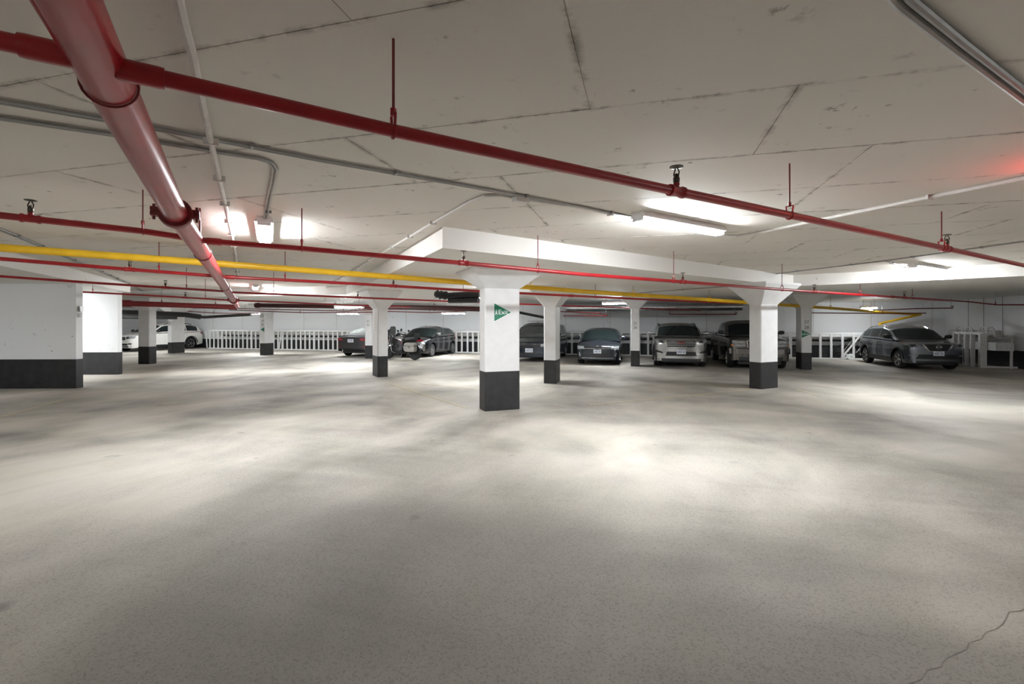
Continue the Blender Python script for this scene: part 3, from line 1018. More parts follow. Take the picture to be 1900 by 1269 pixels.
# ------------------------------------------------------------------ railing in front of the back wall
RY = 25.25
t = thing('guard_railing', 'long white railing of upright boards along the back wall', 'railing', (-27.4, RY, 0))
part(t, MB().box((-7.55, RY, 1.19), (39.7, 0.07, 0.10)), 'top_rail', 'rail_white')
part(t, MB().box((-7.55, RY, 0.03), (39.7, 0.09, 0.06)), 'bottom_rail', 'rail_white')
post = MB().box((0, 0, 0.60), (0.095, 0.045, 1.10)).mesh('post', 'rail_white')
post2 = MB().box((0, 0, 0.60), (0.13, 0.045, 1.10)).mesh('post', 'rail_white')
x = -27.35
i = 0
while x < 12.2:
    o = shared(t, post2 if i % 7 == 3 else post, 'post', (x + 27.4, -0.0, 0), (0, random.uniform(-0.006, 0.006), 0))
    x += (0.335 if x < -6 else 0.43) * random.uniform(0.95, 1.05)
    i += 1
for px, lean in ((385, -0.12), (518, 0.16), (1560, 0.62), (700, 0.1)):
    w = at(px, 655, 0)
    x = on_line(px, 655, (0, RY - 0.06), 0.0).x
    L = 1.12 / math.cos(lean)
    b = thing('leaning_board', {385: 'white board leaning at the left end of the railing', 518: 'white board leaning on the railing right of the far column',
                                1560: 'steeply slanted white brace on the railing left of the grey crossover', 700: 'white board leaning on the railing behind the dark sedan'}[px], 'board', (x, RY - 0.075, 0), 0, 'boards leaning on the railing', local=True)
    part(b, MB().box((math.sin(lean) * L / 2, 0, 0.03 + math.cos(lean) * L / 2), (0.07, 0.03, L * 0.97), rot=Matrix.Rotation(lean, 3, 'Y')), 'board', 'rail_white')
# right return of the railing with wider posts
ra, rb = Vector((12.15, 23.2, 0)), Vector((12.15, 21.55, 0))
t = thing('guard_railing', 'short white railing with wide posts in the right corner', 'railing', ra)
part(t, MB().box((12.15, 22.4, 1.27), (0.07, 1.75, 0.09)), 'top_rail', 'rail_white')
for y, w in ((23.2, 0.12), (22.85, 0.12), (22.5, 0.12), (22.15, 0.13), (21.6, 0.2)):
    part(t, MB().box((12.15, y, 0.64), (w, w * 0.6, 1.26)), 'post', 'rail_white')
part(t, MB().box((12.6, 21.55, 0.05), (1.1, 0.06, 0.06)), 'bottom_rail', 'rail_white')

# pipes and brackets behind the railing
t = thing('wall_pipe', 'fat white pipe along the back wall behind the railing', 'pipe', (-27, 25.75, 1.02))
part(t, MB().tube([(-27, 25.75, 1.02), (12.6, 25.75, 1.02)], 0.11, 14), 'pipe_run', 'rail_white', 40)
for x in np.arange(-26.5, 12.4, 1.3):
    part(t, MB().box((x, 25.93, 1.02), (0.08, 0.32, 0.24)), 'bracket', 'conduit_grey')
for z, r, lab in ((1.20, 0.035, 'upper dark stripe behind the railing'), (0.84, 0.045, 'lower dark stripe behind the railing')):
    t = thing('wall_pipe', lab, 'pipe', (-27, 25.85, z), 0, 'dark stripes behind the railing')
    part(t, MB().tube([(-27, 25.85, z), (12.6, 25.85, z)], r, 10), 'pipe_run', 'pipe_black', 40)  # thin black tube drawing a dark stripe beside the white pipe
    for x in np.arange(-26.0, 12.4, 2.6):
        part(t, MB().box((x, 25.97, z), (0.05, 0.24, 0.05)), 'bracket', 'conduit_grey')
# covered rack with hoops in the right corner
t = thing('hoop_rack', 'grey covered rack with pipe hoops in the right corner', 'rack', (12.75, 21.9, 0))
part(t, MB().box((12.75, 22.9, 1.12), (0.55, 2.9, 0.07)), 'tray', 'grey_cover')
part(t, MB().box((12.75, 22.9, 0.80), (0.5, 2.9, 0.30)), 'lower_box', 'rail_white')
part(t, MB().tube([(12.6, 21.5, 1.27), (12.6, 24.3, 1.27)], 0.13, 14), 'cover_roll', 'grey_cover', 40)
for y in (21.7, 22.1, 22.9, 23.5):
    part(t, MB().tube([(12.6 + 0.0, y - 0.02 + 0.30 * 0, 1.15)] + [(12.45 + 0.0 * a, y + 0.22 * math.cos(a), 1.27 + 0.24 * math.sin(a)) for a in np.linspace(0, math.pi, 11)] + [(12.45, y - 0.22, 1.15)], 0.028, 8), 'hoop', 'rail_white', 40)
for y in (21.5, 22.9, 24.3):
    part(t, MB().box((12.95, y, 0.55), (0.06, 0.06, 1.1)), 'leg', 'rail_white')
for y in (21.6, 22.6, 23.5):
    part(t, MB().tube([(12.75, y, 1.15), (12.75, y, ZD)], 0.012, 6), 'hanger_rod', 'conduit_grey')
# reels at the foot of the railing beside the grey crossover
for px, lab in ((1579, 'white reel disc on the floor left of the grey crossover'), (1568, 'smaller white reel half behind the railing post')):
    p = on_line(px, 664, (0, RY - (0.25 if px == 1579 else -0.13)), 0.0)
    t = thing('hose_reel', lab, 'reel', (p.x, p.y, 0.14), 0, 'white reels by the railing', local=True)
    Rm = Matrix.Rotation(math.radians(90), 4, 'X')
    part(t, MB().lathe([(0.14, -0.05), (0.14, -0.04), (0.06, -0.03), (0.06, 0.03), (0.14, 0.04), (0.14, 0.05)], 18, Rm), 'flange', 'sign_white', 40)
    part(t, MB().lathe([(0.02, -0.07), (0.02, 0.07)], 10, Rm), 'axle', 'black_plastic')
# bicycle frame parked behind the railing left of the crossover
bx = on_line(1583, 640, (0, 25.55), 0.0).x
t = thing('bicycle', 'dark bicycle standing behind the railing left of the grey crossover', 'bicycle', (bx + 0.1, 25.58, 0), math.radians(3), local=True)
for s in (-0.5, 0.5):
    w = part(t, MB().tube([(s + 0.32 * math.cos(a), 0, 0.34 + 0.32 * math.sin(a)) for a in np.linspace(0, 2 * math.pi, 25)], 0.022, 6, False), 'wheel', 'black_rubber', 40)
    m = MB()
    for k in range(12):
        a = k * math.pi / 6
        m.tube([(s, 0, 0.34), (s + 0.31 * math.cos(a), 0, 0.34 + 0.31 * math.sin(a))], 0.004, 4)
    part(w, m, 'spokes', 'alloy')
m = MB()
for a, b in (((-0.5, 0.34), (-0.15, 0.85)), ((-0.15, 0.85), (0.05, 0.3)), ((-0.5, 0.34), (0.05, 0.3)), ((0.05, 0.3), (0.38, 0.78)), ((-0.12, 0.78), (0.36, 0.86)), ((0.5, 0.34), (0.33, 1.02))):
    m.tube([(a[0], 0, a[1]), (b[0], 0, b[1])], 0.018, 6)
part(t, m, 'frame', 'alloy', 40)
part(t, MB().tube([(0.3, -0.28, 1.05), (0.34, 0, 1.03), (0.3, 0.28, 1.05)], 0.014, 6), 'handlebar', 'black_plastic', 40)
part(t, MB().box((-0.17, 0, 0.92), (0.26, 0.13, 0.06)), 'saddle', 'black_rubber')

# ------------------------------------------------------------------ vehicles
def wheel_meshes(r, w, style, spokes, rim_mat):
    """axis along x, outer side +x"""
    R = Matrix.Rotation(math.radians(90), 4, 'Y')
    rr = r * 0.68
    ty = MB().lathe([(rr, -w / 2), (r * 0.93, -w / 2), (r * 0.99, -w * 0.36), (r, -w * 0.2), (r, w * 0.2), (r * 0.99, w * 0.36), (r * 0.93, w / 2), (rr, w / 2), (rr * 0.98, w * 0.1), (rr * 0.98, -w * 0.1), (rr, -w / 2)], 28, R)
    tyre = ty.mesh('wheel', 'black_rubber', 40)
    m = MB()
    m.lathe([(rr * 0.99, w * 0.12), (rr * 1.02, w * 0.5), (rr * 0.93, w * 0.5), (rr * 0.90, w * 0.2), (rr * 0.90, w * 0.12)], 28, R)
    m.lathe([(0.0001, w * 0.44), (0.045, w * 0.44), (0.06, w * 0.38), (0.06, w * 0.2)], 14, R)
    for k in range(spokes):
        a = 2 * math.pi * k / spokes
        for da in ((-0.12, 0.12) if style == 'twin' else (0.0,)):
            w0 = 0.028 if style == 'twin' else 0.055
            d0 = Vector((0, math.cos(a), math.sin(a)))
            d1 = Vector((0, math.cos(a + da), math.sin(a + da)))
            n0 = Vector((0, -math.sin(a), math.cos(a)))
            P0, P1 = d0 * 0.05, d1 * rr * 0.93
            q = []
            for P, ww, xo in ((P0, w0 * 0.9, w * 0.40), (P1, w0 * 1.2, w * 0.44)):
                for sx in (-0.025, 0.0):
                    for s in (-1, 1):
                        q.append(P + n0 * s * ww / 2 + Vector((xo + sx, 0, 0)))
            m.add(q, [(0, 1, 3, 2), (4, 6, 7, 5), (0, 2, 6, 4), (1, 5, 7, 3), (0, 4, 5, 1), (2, 3, 7, 6)])
    rim = m.mesh('rim', rim_mat, 35)
    br = MB().lathe([(0.0001, w * 0.05), (rr * 0.89, w * 0.05), (rr * 0.89, w * 0.1), (0.0001, w * 0.1)], 20, R).mesh('brake_disc', 'alloy_dark', 40)
    return tyre, rim, br


def car(name, label, cat, loc, rz, paint, L, W, top, roof, fo, wbase, r, sill=0.24, front=(), rear=(), windows=(), glass='glass_dark', rim=('twin', 5, 'alloy'),
        bow=0.12, tumble=0.30, cladding=None, rails=None, extra=None, group='parked cars', ws=(0.06, 0.94), noseb=0.22, mirror_mat=None, tail=True, doors=(), handles=(), antenna=None):
    t = thing(name, label, cat, loc, rz, group, local=True)
    H2 = W / 2
    ts, tz = zip(*top)
    rs, rzv = zip(*roof)
    wS = [0, 0.05, 0.14, 0.32, 0.75, L - 0.6, L - 0.25, L - 0.08, L]
    wV = [0.80 * H2, 0.875 * H2, 0.94 * H2, 0.985 * H2, H2, H2, 0.97 * H2, 0.91 * H2, 0.85 * H2]
    sf, sr = fo, fo + wbase
    ra = r + 0.07

    def ztop(s): return float(np.interp(s, ts, tz))
    def hw(s): return float(np.interp(s, wS, wV))

    def zbot(s):
        z = float(np.interp(s, [0, 0.05, 0.5, L - 0.5, L - 0.05, L], [noseb, noseb - 0.02, sill - 0.02, sill, sill + 0.06, sill + 0.12]))
        for c in (sf, sr):
            d = abs(s - c)
            if d < ra:
                z = max(z, r + math.sqrt(ra * ra - d * d))
        return z

    def prof(z, zt):
        u = (z - 0.58) / 0.5
        return 1 - 0.035 * u * u

    def defo(x, s, z):
        k = (x / H2) ** 2
        return (x, s + bow * k * max(0.0, 1 - s / 1.0) - bow * 0.8 * k * max(0.0, 1 - (L - s) / 1.0), z)

    def side(s, z):
        return hw(s) * prof(z, 0)

    NS, NT = 9, 6

    def section(s):
        zb, zt = zbot(s), ztop(s)
        crown = min(0.07, 0.3 * (zt - zb))
        zs = zt - crown
        pts = [(side(s, zb + (zs - zb) * j / NS), zb + (zs - zb) * j / NS) for j in range(NS + 1)]
        x0 = pts[-1][0]
        for j in range(1, NT + 1):
            u = j / NT
            pts.append((x0 * (1 - u) if j < NT else 0.0, zs + crown * (1 - (1 - u) ** 3.0)))
        return pts
    st = set(np.round(np.linspace(0, L, 34), 3)) | {0.02, 0.05, 0.09, 0.15, 0.22, L - 0.03, L - 0.08, L - 0.15}
    for c in (sf, sr):
        for a in np.linspace(-1, 1, 19):
            st.add(round(float(c + ra * math.sin(a * math.pi / 2)), 4))
    st = sorted(x for x in st if 0 <= x <= L)
    rows = []
    for s in st:
        half = section(s)
        full = [(-x, z) for x, z in half] + [(x, z) for x, z in half[-2::-1]]
        rows.append([defo(x, s, z) for x, z in full])
    m = MB().grid(rows)
    N = len(rows[0])
    for row in (rows[0], rows[-1]):
        g = [[row[j], tuple((np.array(row[j]) * 2 + np.array(row[N - 1 - j])) / 3 + np.array([0, 0, 0])), tuple((np.array(row[j]) + np.array(row[N - 1 - j]) * 2) / 3), row[N - 1 - j]] for j in range(N // 2)]
        # follow the bow of the fascia across the middle
        g2 = []
        for j in range(N // 2):
            xe = abs(row[j][0])
            g2.append([defo(-xe + 2 * xe * k / 6, 0 if row is rows[0] else L, row[j][2]) for k in range(7)])
        m.grid(g2)
    part(t, m, 'body', paint, 40, True)

    # dark underbody and wheel wells
    ub = MB()
    ub.box((0, L / 2, 0.36), (W - 0.58, L - 0.5, 0.36))
    for c in (sf, sr):
        ub.box((0, c, 0.55), (W - 0.50, 2 * ra, 0.5))
    part(t, ub, 'underbody', 'black_plastic')

    # cabin
    s0, s1 = rs[0], rs[-1]

    def zr(s): return float(np.interp(s, rs, rzv))

    def cab(s, v):
        """v in 0..1 side, 1..2 over the roof to the centre line; left side x<0 mirrored by caller"""
        zb = ztop(s) - 0.035
        zt = max(zr(s), zb + 0.004)
        h = zt - zb
        wb_ = side(s, ztop(s) - 0.07) * 0.985
        rc = min(0.10, h * 0.5)
        if v <= 1:
            z = zb + (h - rc) * v
            x = wb_ - tumble * (z - zb) - 0.03 * v * v
            return x, z
        u = v - 1
        xe = wb_ - tumble * (h - rc) - 0.03
        x = xe * (1 - u) ** 0.9 if u < 1 else 0.0
        z = zt - rc + rc * (1 - (1 - u) ** 3.2)
        return x, z
    cst = sorted(set(np.round(np.linspace(s0, s1, 46), 4)) | set(round(q, 4) for q in rs))
    VS = [0, 0.2, 0.4, 0.6, 0.8, 1, 1.05, 1.12, 1.22, 1.38, 1.6, 1.8, 2]
    rows = []
    for s in cst:
        half = [cab(s, v) for v in VS]
        full = [(-x, z) for x, z in half] + [(x, z) for x, z in half[-2::-1]]
        rows.append([(x, s, z) for x, z in full])
    part(t, MB().grid(rows), 'cabin', paint, 35)

    def shell(P, off, nm, mat, label=None, parent=None):
        """closed thin shell from a point grid, pushed outward along its normals"""
        P = [[Vector(q) for q in row] for row in P]
        mI, nI = len(P), len(P[0])
        cen = Vector((0, L / 2, 0.6))
        out = []
        for i in range(mI):
            ro = []
            for j in range(nI):
                du = P[min(i + 1, mI - 1)][j] - P[max(i - 1, 0)][j]
                dv = P[i][min(j + 1, nI - 1)] - P[i][max(j - 1, 0)]
                n = du.cross(dv)
                n = n.normalized() if n.length > 1e-9 else Vector((0, 0, 1))
                if n.dot(P[i][j] - cen) < 0:
                    n = -n
                ro.append(P[i][j] + n * off)
            out.append(ro)
        m = MB().grid(out)
        # skirt back to the surface
        ring_o = out[0] + [r_[-1] for r_ in out[1:]] + out[-1][-2::-1] + [r_[0] for r_ in out[-2:0:-1]]
        ring_i = P[0] + [r_[-1] for r_ in P[1:]] + P[-1][-2::-1] + [r_[0] for r_ in P[-2:0:-1]]
        cI = sum(ring_i, Vector()) / len(ring_i)
        ring_i = [p + (cen - p).normalized() * 0.01 for p in ring_i]
        k = len(ring_o)
        m.add(ring_o + ring_i, [(q, (q + 1) % k, k + (q + 1) % k, k + q) for q in range(k)])
        return part(parent or t, m, nm, mat, 35, True, label)

    # windscreen and rear window: over-the-top strip of the cabin
    def top_strip(sa, sb, ulo):
        rows = []
        for s in np.linspace(sa, sb, 10):
            vs = list(np.linspace(ulo, 2, 7))
            half = [cab(s, v) for v in vs]
            full = [(-x, z) for x, z in half] + [(x, z) for x, z in half[-2::-1]]
            rows.append([(x, s, z) for x, z in full])
        return rows
    hdr = rs[1]
    a, b = ws
    shell(top_strip(s0 + (hdr - s0) * a, s0 + (hdr - s0) * b, 1.10), 0.008, 'windshield', glass)
    rb0 = rs[-2]
    shell(top_strip(rb0 + (s1 - rb0) * 0.08, rb0 + (s1 - rb0) * 0.80, 1.12), 0.008, 'rear_window', glass)
    for (sa, sb) in windows:
        for sgn in (-1, 1):
            rows = []
            for s in np.linspace(sa, sb, 9):
                rows.append([(sgn * cab(s, v)[0], s, cab(s, v)[1]) for v in np.linspace(0.16, 0.93, 5)])
            shell(rows, 0.006, 'side_window', 'glass_dark')

    # surface of the front / rear end
    def inv(vals, ss, q):
        return float(np.interp(q, vals, ss))
    fw = wV[:5]
    ft = [(s, z) for s, z in top if s < s0 + 0.01]
    rwS, rwV = wS[5:][::-1], wV[5:][::-1]
    rt = [(s, z) for s, z in top if s > L * 0.6][::-1]

    def hgt(s, x):
        zb, zt = zbot(s), ztop(s)
        crown = min(0.07, 0.3 * (zt - zb))
        x0 = side(s, zt - crown)
        u = max(0.0, 1 - abs(x) / x0)
        return zt - crown + crown * (1 - (1 - u) ** 3.0)

    def ok(s, x, z):
        zb, zt = zbot(s), ztop(s)
        return hgt(s, x) >= z - 1e-6 and hw(s) * prof(z, 0) >= abs(x) - 1e-6

    def fpt(x, z):
        s = 0.0
        while s < 1.2 and not ok(s, x, z):
            s += 0.004
        return Vector(defo(x, s, z))

    def rpt(x, z):
        s = L
        while s > L - 1.2 and not ok(s, x, z):
            s -= 0.004
        return Vector(defo(x, s, z))

    def quad_patch(pt, quad, off, nm, mat, mirror, nx=8, nz=4):
        for sgn in ((1, -1) if mirror else (1,)):
            (x0, z0), (x1, z1), (x2, z2), (x3, z3) = quad
            rows = []
            for i in range(nz + 1):
                v = i / nz
                row = []
                for j in range(nx + 1):
                    u = j / nx
                    x = (x0 * (1 - u) + x1 * u) * (1 - v) + (x3 * (1 - u) + x2 * u) * v
                    z = (z0 * (1 - u) + z1 * u) * (1 - v) + (z3 * (1 - u) + z2 * u) * v
                    row.append(pt(sgn * x, z))
                rows.append(row)
            shell(rows, off, nm, mat)
    for nm, mat, quad, off, mir in front:
        quad_patch(fpt, quad, off, nm, mat, mir)
    for nm, mat, quad, off, mir in rear:
        quad_patch(rpt, quad, off, nm, mat, mir)
    # lower side cladding
    if cladding:
        zc, mat = cladding
        for sgn in (-1, 1):
            rows = []
            for s in np.linspace(sf + ra + 0.01, sr - ra - 0.01, 12):
                zb = zbot(s)
                rows.append([(sgn * side(s, zb + (zc - zb) * k / 3), s, zb + (zc - zb) * k / 3) for k in range(4)])
            shell(rows, 0.012, 'sill_cladding', mat)
            for c in (sf, sr):
                rows = []
                for a in np.linspace(0.06, math.pi - 0.06, 17):
                    rows.append([(sgn * side(c + (ra + k) * math.cos(a), r + (ra + k) * math.sin(a)), c + (ra + k) * math.cos(a), r + (ra + k) * math.sin(a)) for k in (0.003, 0.03, 0.055)])
                shell(rows, 0.012, 'arch_cladding', mat)
    for s in doors:
        for sgn in (-1, 1):
            rows = []
            for k in np.linspace(max(zbot(s), zbot(s + 0.01)) + 0.06, ztop(s) - 0.09, 7):
                rows.append([(sgn * side(s + d, k), s + d, k) for d in (-0.006, 0.006)])
            shell(rows, 0.003, 'door_gap', 'black_plastic')
    for s, z in handles:
        for sgn in (-1, 1):
            x = side(s, z)
            part(t, MB().tube([(sgn * (x - 0.01), s - 0.09, z), (sgn * (x + 0.03), s - 0.07, z), (sgn * (x + 0.03), s + 0.07, z), (sgn * (x - 0.01), s + 0.09, z)], 0.014, 8), 'door_handle', paint if mirror_mat is None else mirror_mat, 40)
    # wheels
    tyre, rimm, brk = wheel_meshes(r, 0.22, *rim)
    for c in (sf, sr):
        for sgn in (-1, 1):
            w = shared(t, tyre, 'wheel', (sgn * (H2 - 0.135), c, r), (0, 0, 0 if sgn > 0 else math.pi))
            shared(w, rimm, 'rim')
            shared(w, brk, 'brake_disc')
    # mirrors
    sm = s0 + (hdr - s0) * 0.52
    zm = ztop(sm) + 0.06
    for sgn in (-1, 1):
        xb = cab(sm, 0.1)[0]
        m = MB()
        m.lathe([(0.0001, -0.10), (0.055, -0.085), (0.078, -0.03), (0.08, 0.03), (0.06, 0.085), (0.0001, 0.10)], 14,
                Matrix.Translation((sgn * (xb + 0.13), sm - 0.02, zm + 0.04)) @ Matrix.Rotation(math.radians(90), 4, 'Y') @ Matrix.Diagonal((0.95, 0.75, 1.15, 1)))
        mo = part(t, m, 'mirror', mirror_mat or paint, 50)
        part(mo, MB().box((sgn * (xb + 0.03), sm, zm - 0.01), (0.12, 0.05, 0.05)), 'mirror_arm', 'black_plastic')
    if rails:
        mat, sa, sb = rails
        for sgn in (-1, 1):
            pts = []
            for k, s in enumerate(np.linspace(sa, sb, 12)):
                x, z = cab(s, 1.06)
                lift = 0.055 * math.sin(math.pi * min(1, max(0, k / 11))) ** 0.4 if 0 < k < 11 else 0.0
                pts.append((sgn * (x - 0.02), s, z + lift + 0.01))
            part(t, MB().tube(pts, 0.02, 8), 'roof_rail', mat, 40)
    if antenna:
        part(t, MB().tube([(0, antenna, zr(antenna) - 0.01), (0, antenna + 0.08, zr(antenna) + 0.14)], 0.006, 6), 'antenna', 'black_plastic')
    if extra:
        extra(t, fpt, rpt, shell, cab)
    return t


def plate(t, pt, z, wd=0.32, hg=0.16, rearface=False, off=0.03, x=0.0):
    c = pt(x, z)
    s = 1 if rearface else -1
    o = part(t, MB().box((x, c.y + s * off, z), (wd, 0.012, hg)), 'licence_plate', 'plate')
    m = MB()
    for k in range(7):
        if k == 4:
            continue
        m.box((x + (k - 3) * wd * 0.115, c.y + s * (off + 0.007), z - 0.005), (wd * 0.07, 0.003, hg * 0.42))
    m.box((x, c.y + s * (off + 0.007), z + hg * 0.36), (wd * 0.5, 0.003, hg * 0.1))
    part(o, m, 'plate_marks', 'plate_ink')


def xr(a, z0, b, z1):
    """rectangle as a quad"""
    return ((a, z0), (b, z0), (b, z1), (a, z1))


# --- dark hatchback (front to the camera)
def hatch_extra(t, fpt, rpt, shell, cab):
    plate(t, fpt, 0.545, 0.30, 0.15)
    c = fpt(0, 0.74)
    part(t, MB().lathe([(0.0001, -0.006), (0.055, -0.004), (0.055, 0.006), (0.0001, 0.008)], 16, Matrix.Translation((0, c.y - 0.02, 0.755)) @ Matrix.Rotation(math.radians(70), 4, 'X') @ Matrix.Diagonal((1, 0.55, 1, 1))), 'badge', 'chrome', 40)


car('hatchback_car', 'dark blue grey hatchback parked between the minivan and numbered column', 'car', (-1.67, 19.12, 0), 0, 'paint_blueblack', 4.07, 1.725,
    [(0, 0.70), (0.04, 0.755), (0.15, 0.80), (0.95, 0.95), (1.25, 0.97), (3.85, 1.0), (4.07, 0.85)],
    [(0.95, 0.95), (1.72, 1.38), (2.3, 1.455), (3.2, 1.42), (3.7, 1.28), (3.95, 1.0)], 0.80, 2.58, 0.31, 0.22,
    front=[('grille', 'black_plastic', ((-0.50, 0.665), (0.50, 0.665), (0.46, 0.715), (-0.46, 0.715)), 0.008, False),
           ('grille_chrome', 'chrome', ((-0.52, 0.65), (0.52, 0.65), (0.52, 0.665), (-0.52, 0.665)), 0.014, False),
           ('headlight', 'lamp_clear', ((0.50, 0.64), (0.80, 0.62), (0.81, 0.74), (0.55, 0.735)), 0.014, True),
           ('lower_intake', 'black_plastic', ((-0.58, 0.33), (0.58, 0.33), (0.52, 0.45), (-0.52, 0.45)), 0.008, False),
           ('chin_trim', 'chrome', ((-0.60, 0.275), (0.60, 0.275), (0.60, 0.29), (-0.60, 0.29)), 0.012, False),
           ('fog_lamp', 'alloy', ((0.66, 0.36), (0.72, 0.36), (0.74, 0.50), (0.70, 0.50)), 0.012, True)],
    rear=[('tail_light', 'lamp_red', xr(0.5, 0.75, 0.75, 0.9), 0.012, True)],
    windows=((1.45, 2.3), (2.38, 3.1), (3.16, 3.55)), extra=hatch_extra, antenna=3.3, mirror_mat='paint_blueblack')


# --- silver SUV (front to the camera)
def suv_extra(t, fpt, rpt, shell, cab):
    plate(t, fpt, 0.60, 0.32, 0.17)
    c = fpt(0, 0.93)
    me = text_mesh('GMC', 0.12, 'lamp_red', 0.006)
    shared(t, me, 'badge', (0, c.y - 0.05, 0.945), (math.radians(90), 0, 0))


car('suv_car', 'silver SUV with wide barred grille parked right of numbered column 25', 'car', (1.42, 18.72, 0), 0, 'paint_silver', 4.92, 1.92,
    [(0, 0.99), (0.04, 1.045), (0.2, 1.09), (1.15, 1.15), (1.4, 1.16), (4.75, 1.17), (4.92, 1.0)],
    [(1.15, 1.15), (1.95, 1.58), (2.5, 1.67), (4.2, 1.65), (4.6, 1.5), (4.8, 1.17)], 0.93, 2.86, 0.37, 0.26,
    front=[('grille', 'black_plastic', ((-0.50, 0.775), (0.50, 0.775), (0.53, 1.015), (-0.53, 1.015)), 0.01, False),
           ('grille_frame', 'chrome', ((-0.54, 1.005), (0.54, 1.005), (0.52, 1.035), (-0.52, 1.035)), 0.028, False),
           ('grille_frame', 'chrome', ((-0.47, 0.745), (0.47, 0.745), (0.50, 0.78), (-0.50, 0.78)), 0.028, False),
           ('grille_frame', 'chrome', ((0.47, 0.75), (0.52, 0.77), (0.565, 1.02), (0.52, 1.02)), 0.028, True),
           ('grille_bar', 'chrome', xr(-0.50, 0.832, 0.50, 0.850), 0.022, False),
           ('grille_bar', 'chrome', xr(-0.51, 0.890, 0.51, 0.908), 0.022, False),
           ('grille_bar', 'chrome', xr(-0.52, 0.948, 0.52, 0.966), 0.022, False),
           ('headlight', 'lamp_clear', ((0.60, 0.90), (0.90, 0.94), (0.92, 1.03), (0.60, 1.02)), 0.014, True),
           ('headlight_bezel', 'black_plastic', ((0.63, 0.92), (0.76, 0.935), (0.76, 1.01), (0.63, 1.0)), 0.020, True),
           ('lower_intake', 'black_plastic', ((-0.55, 0.45), (0.55, 0.45), (0.50, 0.60), (-0.50, 0.60)), 0.010, False),
           ('fog_recess', 'black_plastic', ((0.60, 0.52), (0.90, 0.56), (0.92, 0.68), (0.68, 0.60)), 0.010, True),
           ('chrome_strip', 'chrome', ((0.52, 0.50), (0.90, 0.545), (0.90, 0.57), (0.52, 0.525)), 0.018, True),
           ('skid_plate', 'alloy', xr(-0.56, 0.355, 0.56, 0.43), 0.016, False),
           ('lower_bumper', 'black_plastic', xr(-0.80, 0.24, 0.80, 0.35), 0.012, False)],
    rear=[('tail_light', 'lamp_red', xr(0.5, 0.85, 0.85, 1.0), 0.012, True)],
    windows=((1.7, 2.55), (2.63, 3.55), (3.63, 4.3)), rim=('single', 6, 'alloy'), cladding=(0.42, 'black_plastic'), rails=('black_plastic', 2.1, 4.2), extra=suv_extra, noseb=0.26,
    glass='glass_dark', tumble=0.26)


# --- bronze pickup
def pickup_extra(t, fpt, rpt, shell, cab):
    # bed walls standing proud behind the cab
    for sgn in (-1, 1):
        part(t, MB().box((sgn * 0.90, 4.72, 1.21), (0.10, 1.75, 0.10)), 'bed_rail', 'paint_bronze')
    part(t, MB().box((0, 4.72, 1.175), (1.66, 1.7, 0.03)), 'bed_cover', 'black_plastic')


car('pickup_truck', 'dark bronze pickup truck partly hidden behind the right column', 'truck', (4.08, 18.65, 0), 0, 'paint_bronze', 5.7, 1.99,
    [(0, 1.03), (0.03, 1.08), (0.18, 1.12), (1.35, 1.19), (1.6, 1.2), (5.6, 1.21), (5.7, 1.1)],
    [(1.35, 1.19), (1.98, 1.66), (2.35, 1.78), (3.2, 1.78), (3.6, 1.68), (3.78, 1.2)], 0.95, 3.65, 0.37, 0.34,
    front=[('grille', 'black_plastic', ((-0.40, 0.78), (0.40, 0.78), (0.42, 1.02), (-0.42, 1.02)), 0.012, False),
           ('grille_frame', 'chrome', xr(-0.46, 1.015, 0.46, 1.045), 0.028, False),
           ('grille_frame', 'chrome', xr(-0.42, 0.755, 0.42, 0.785), 0.028, False),
           ('grille_frame', 'chrome', ((0.40, 0.76), (0.435, 0.76), (0.47, 1.04), (0.43, 1.04)), 0.028, True),
           ('headlight', 'lamp_clear', xr(0.50, 0.93, 0.90, 1.03), 0.018, True),
           ('turn_lamp', 'lamp_clear', xr(0.50, 0.83, 0.90, 0.905), 0.016, True),
           ('marker_lamp', 'lamp_amber', xr(0.86, 0.84, 0.925, 0.90), 0.022, True),
           ('bumper', 'bumper_metal', xr(-0.96, 0.56, 0.96, 0.74), 0.05, False),
           ('bumper_step', 'black_plastic', xr(-0.96, 0.745, 0.96, 0.785), 0.03, False),
           ('bumper_slot', 'black_plastic', xr(-0.42, 0.47, 0.42, 0.54), 0.03, False),
           ('air_dam', 'black_plastic', xr(-0.90, 0.33, 0.90, 0.46), 0.012, False)],
    rear=[('tail_light', 'lamp_red', xr(0.75, 0.85, 0.9, 1.1), 0.012, True)],
    windows=((1.75, 2.62), (2.70, 3.45)), rim=('single', 5, 'alloy'), extra=pickup_extra, noseb=0.34, bow=0.05, tumble=0.22, glass='glass_dark', mirror_mat='black_plastic')


# --- dark blue minivan
def van_extra(t, fpt, rpt, shell, cab):
    plate(t, fpt, 0.50, 0.33, 0.17)
    o = [c for c in t.children if c.name.startswith('licence_plate')][0]
    c = fpt(0, 0.735)
    part(t, MB().lathe([(0.0001, -0.006), (0.09, -0.004), (0.09, 0.006), (0.0001, 0.008)], 18, Matrix.Translation((0, c.y - 0.02, 0.735)) @ Matrix.Rotation(math.radians(80), 4, 'X') @ Matrix.Diagonal((1, 0.45, 1, 1))), 'badge', 'paint_navy', 40)
    for sgn in (-1, 1):
        x, z = cab(2.6, 1.3)
        part(t, MB().tube([(sgn * 0.52, 2.0, 1.71), (sgn * 0.52, 2.1, 1.755), (sgn * 0.52, 4.2, 1.755), (sgn * 0.52, 4.3, 1.71)], 0.014, 6), 'roof_rack', 'black_plastic', 40)
    for s in (2.5, 3.6):
        part(t, MB().tube([(-0.52, s, 1.755), (0.52, s, 1.755)], 0.014, 6), 'rack_bar', 'black_plastic', 40)


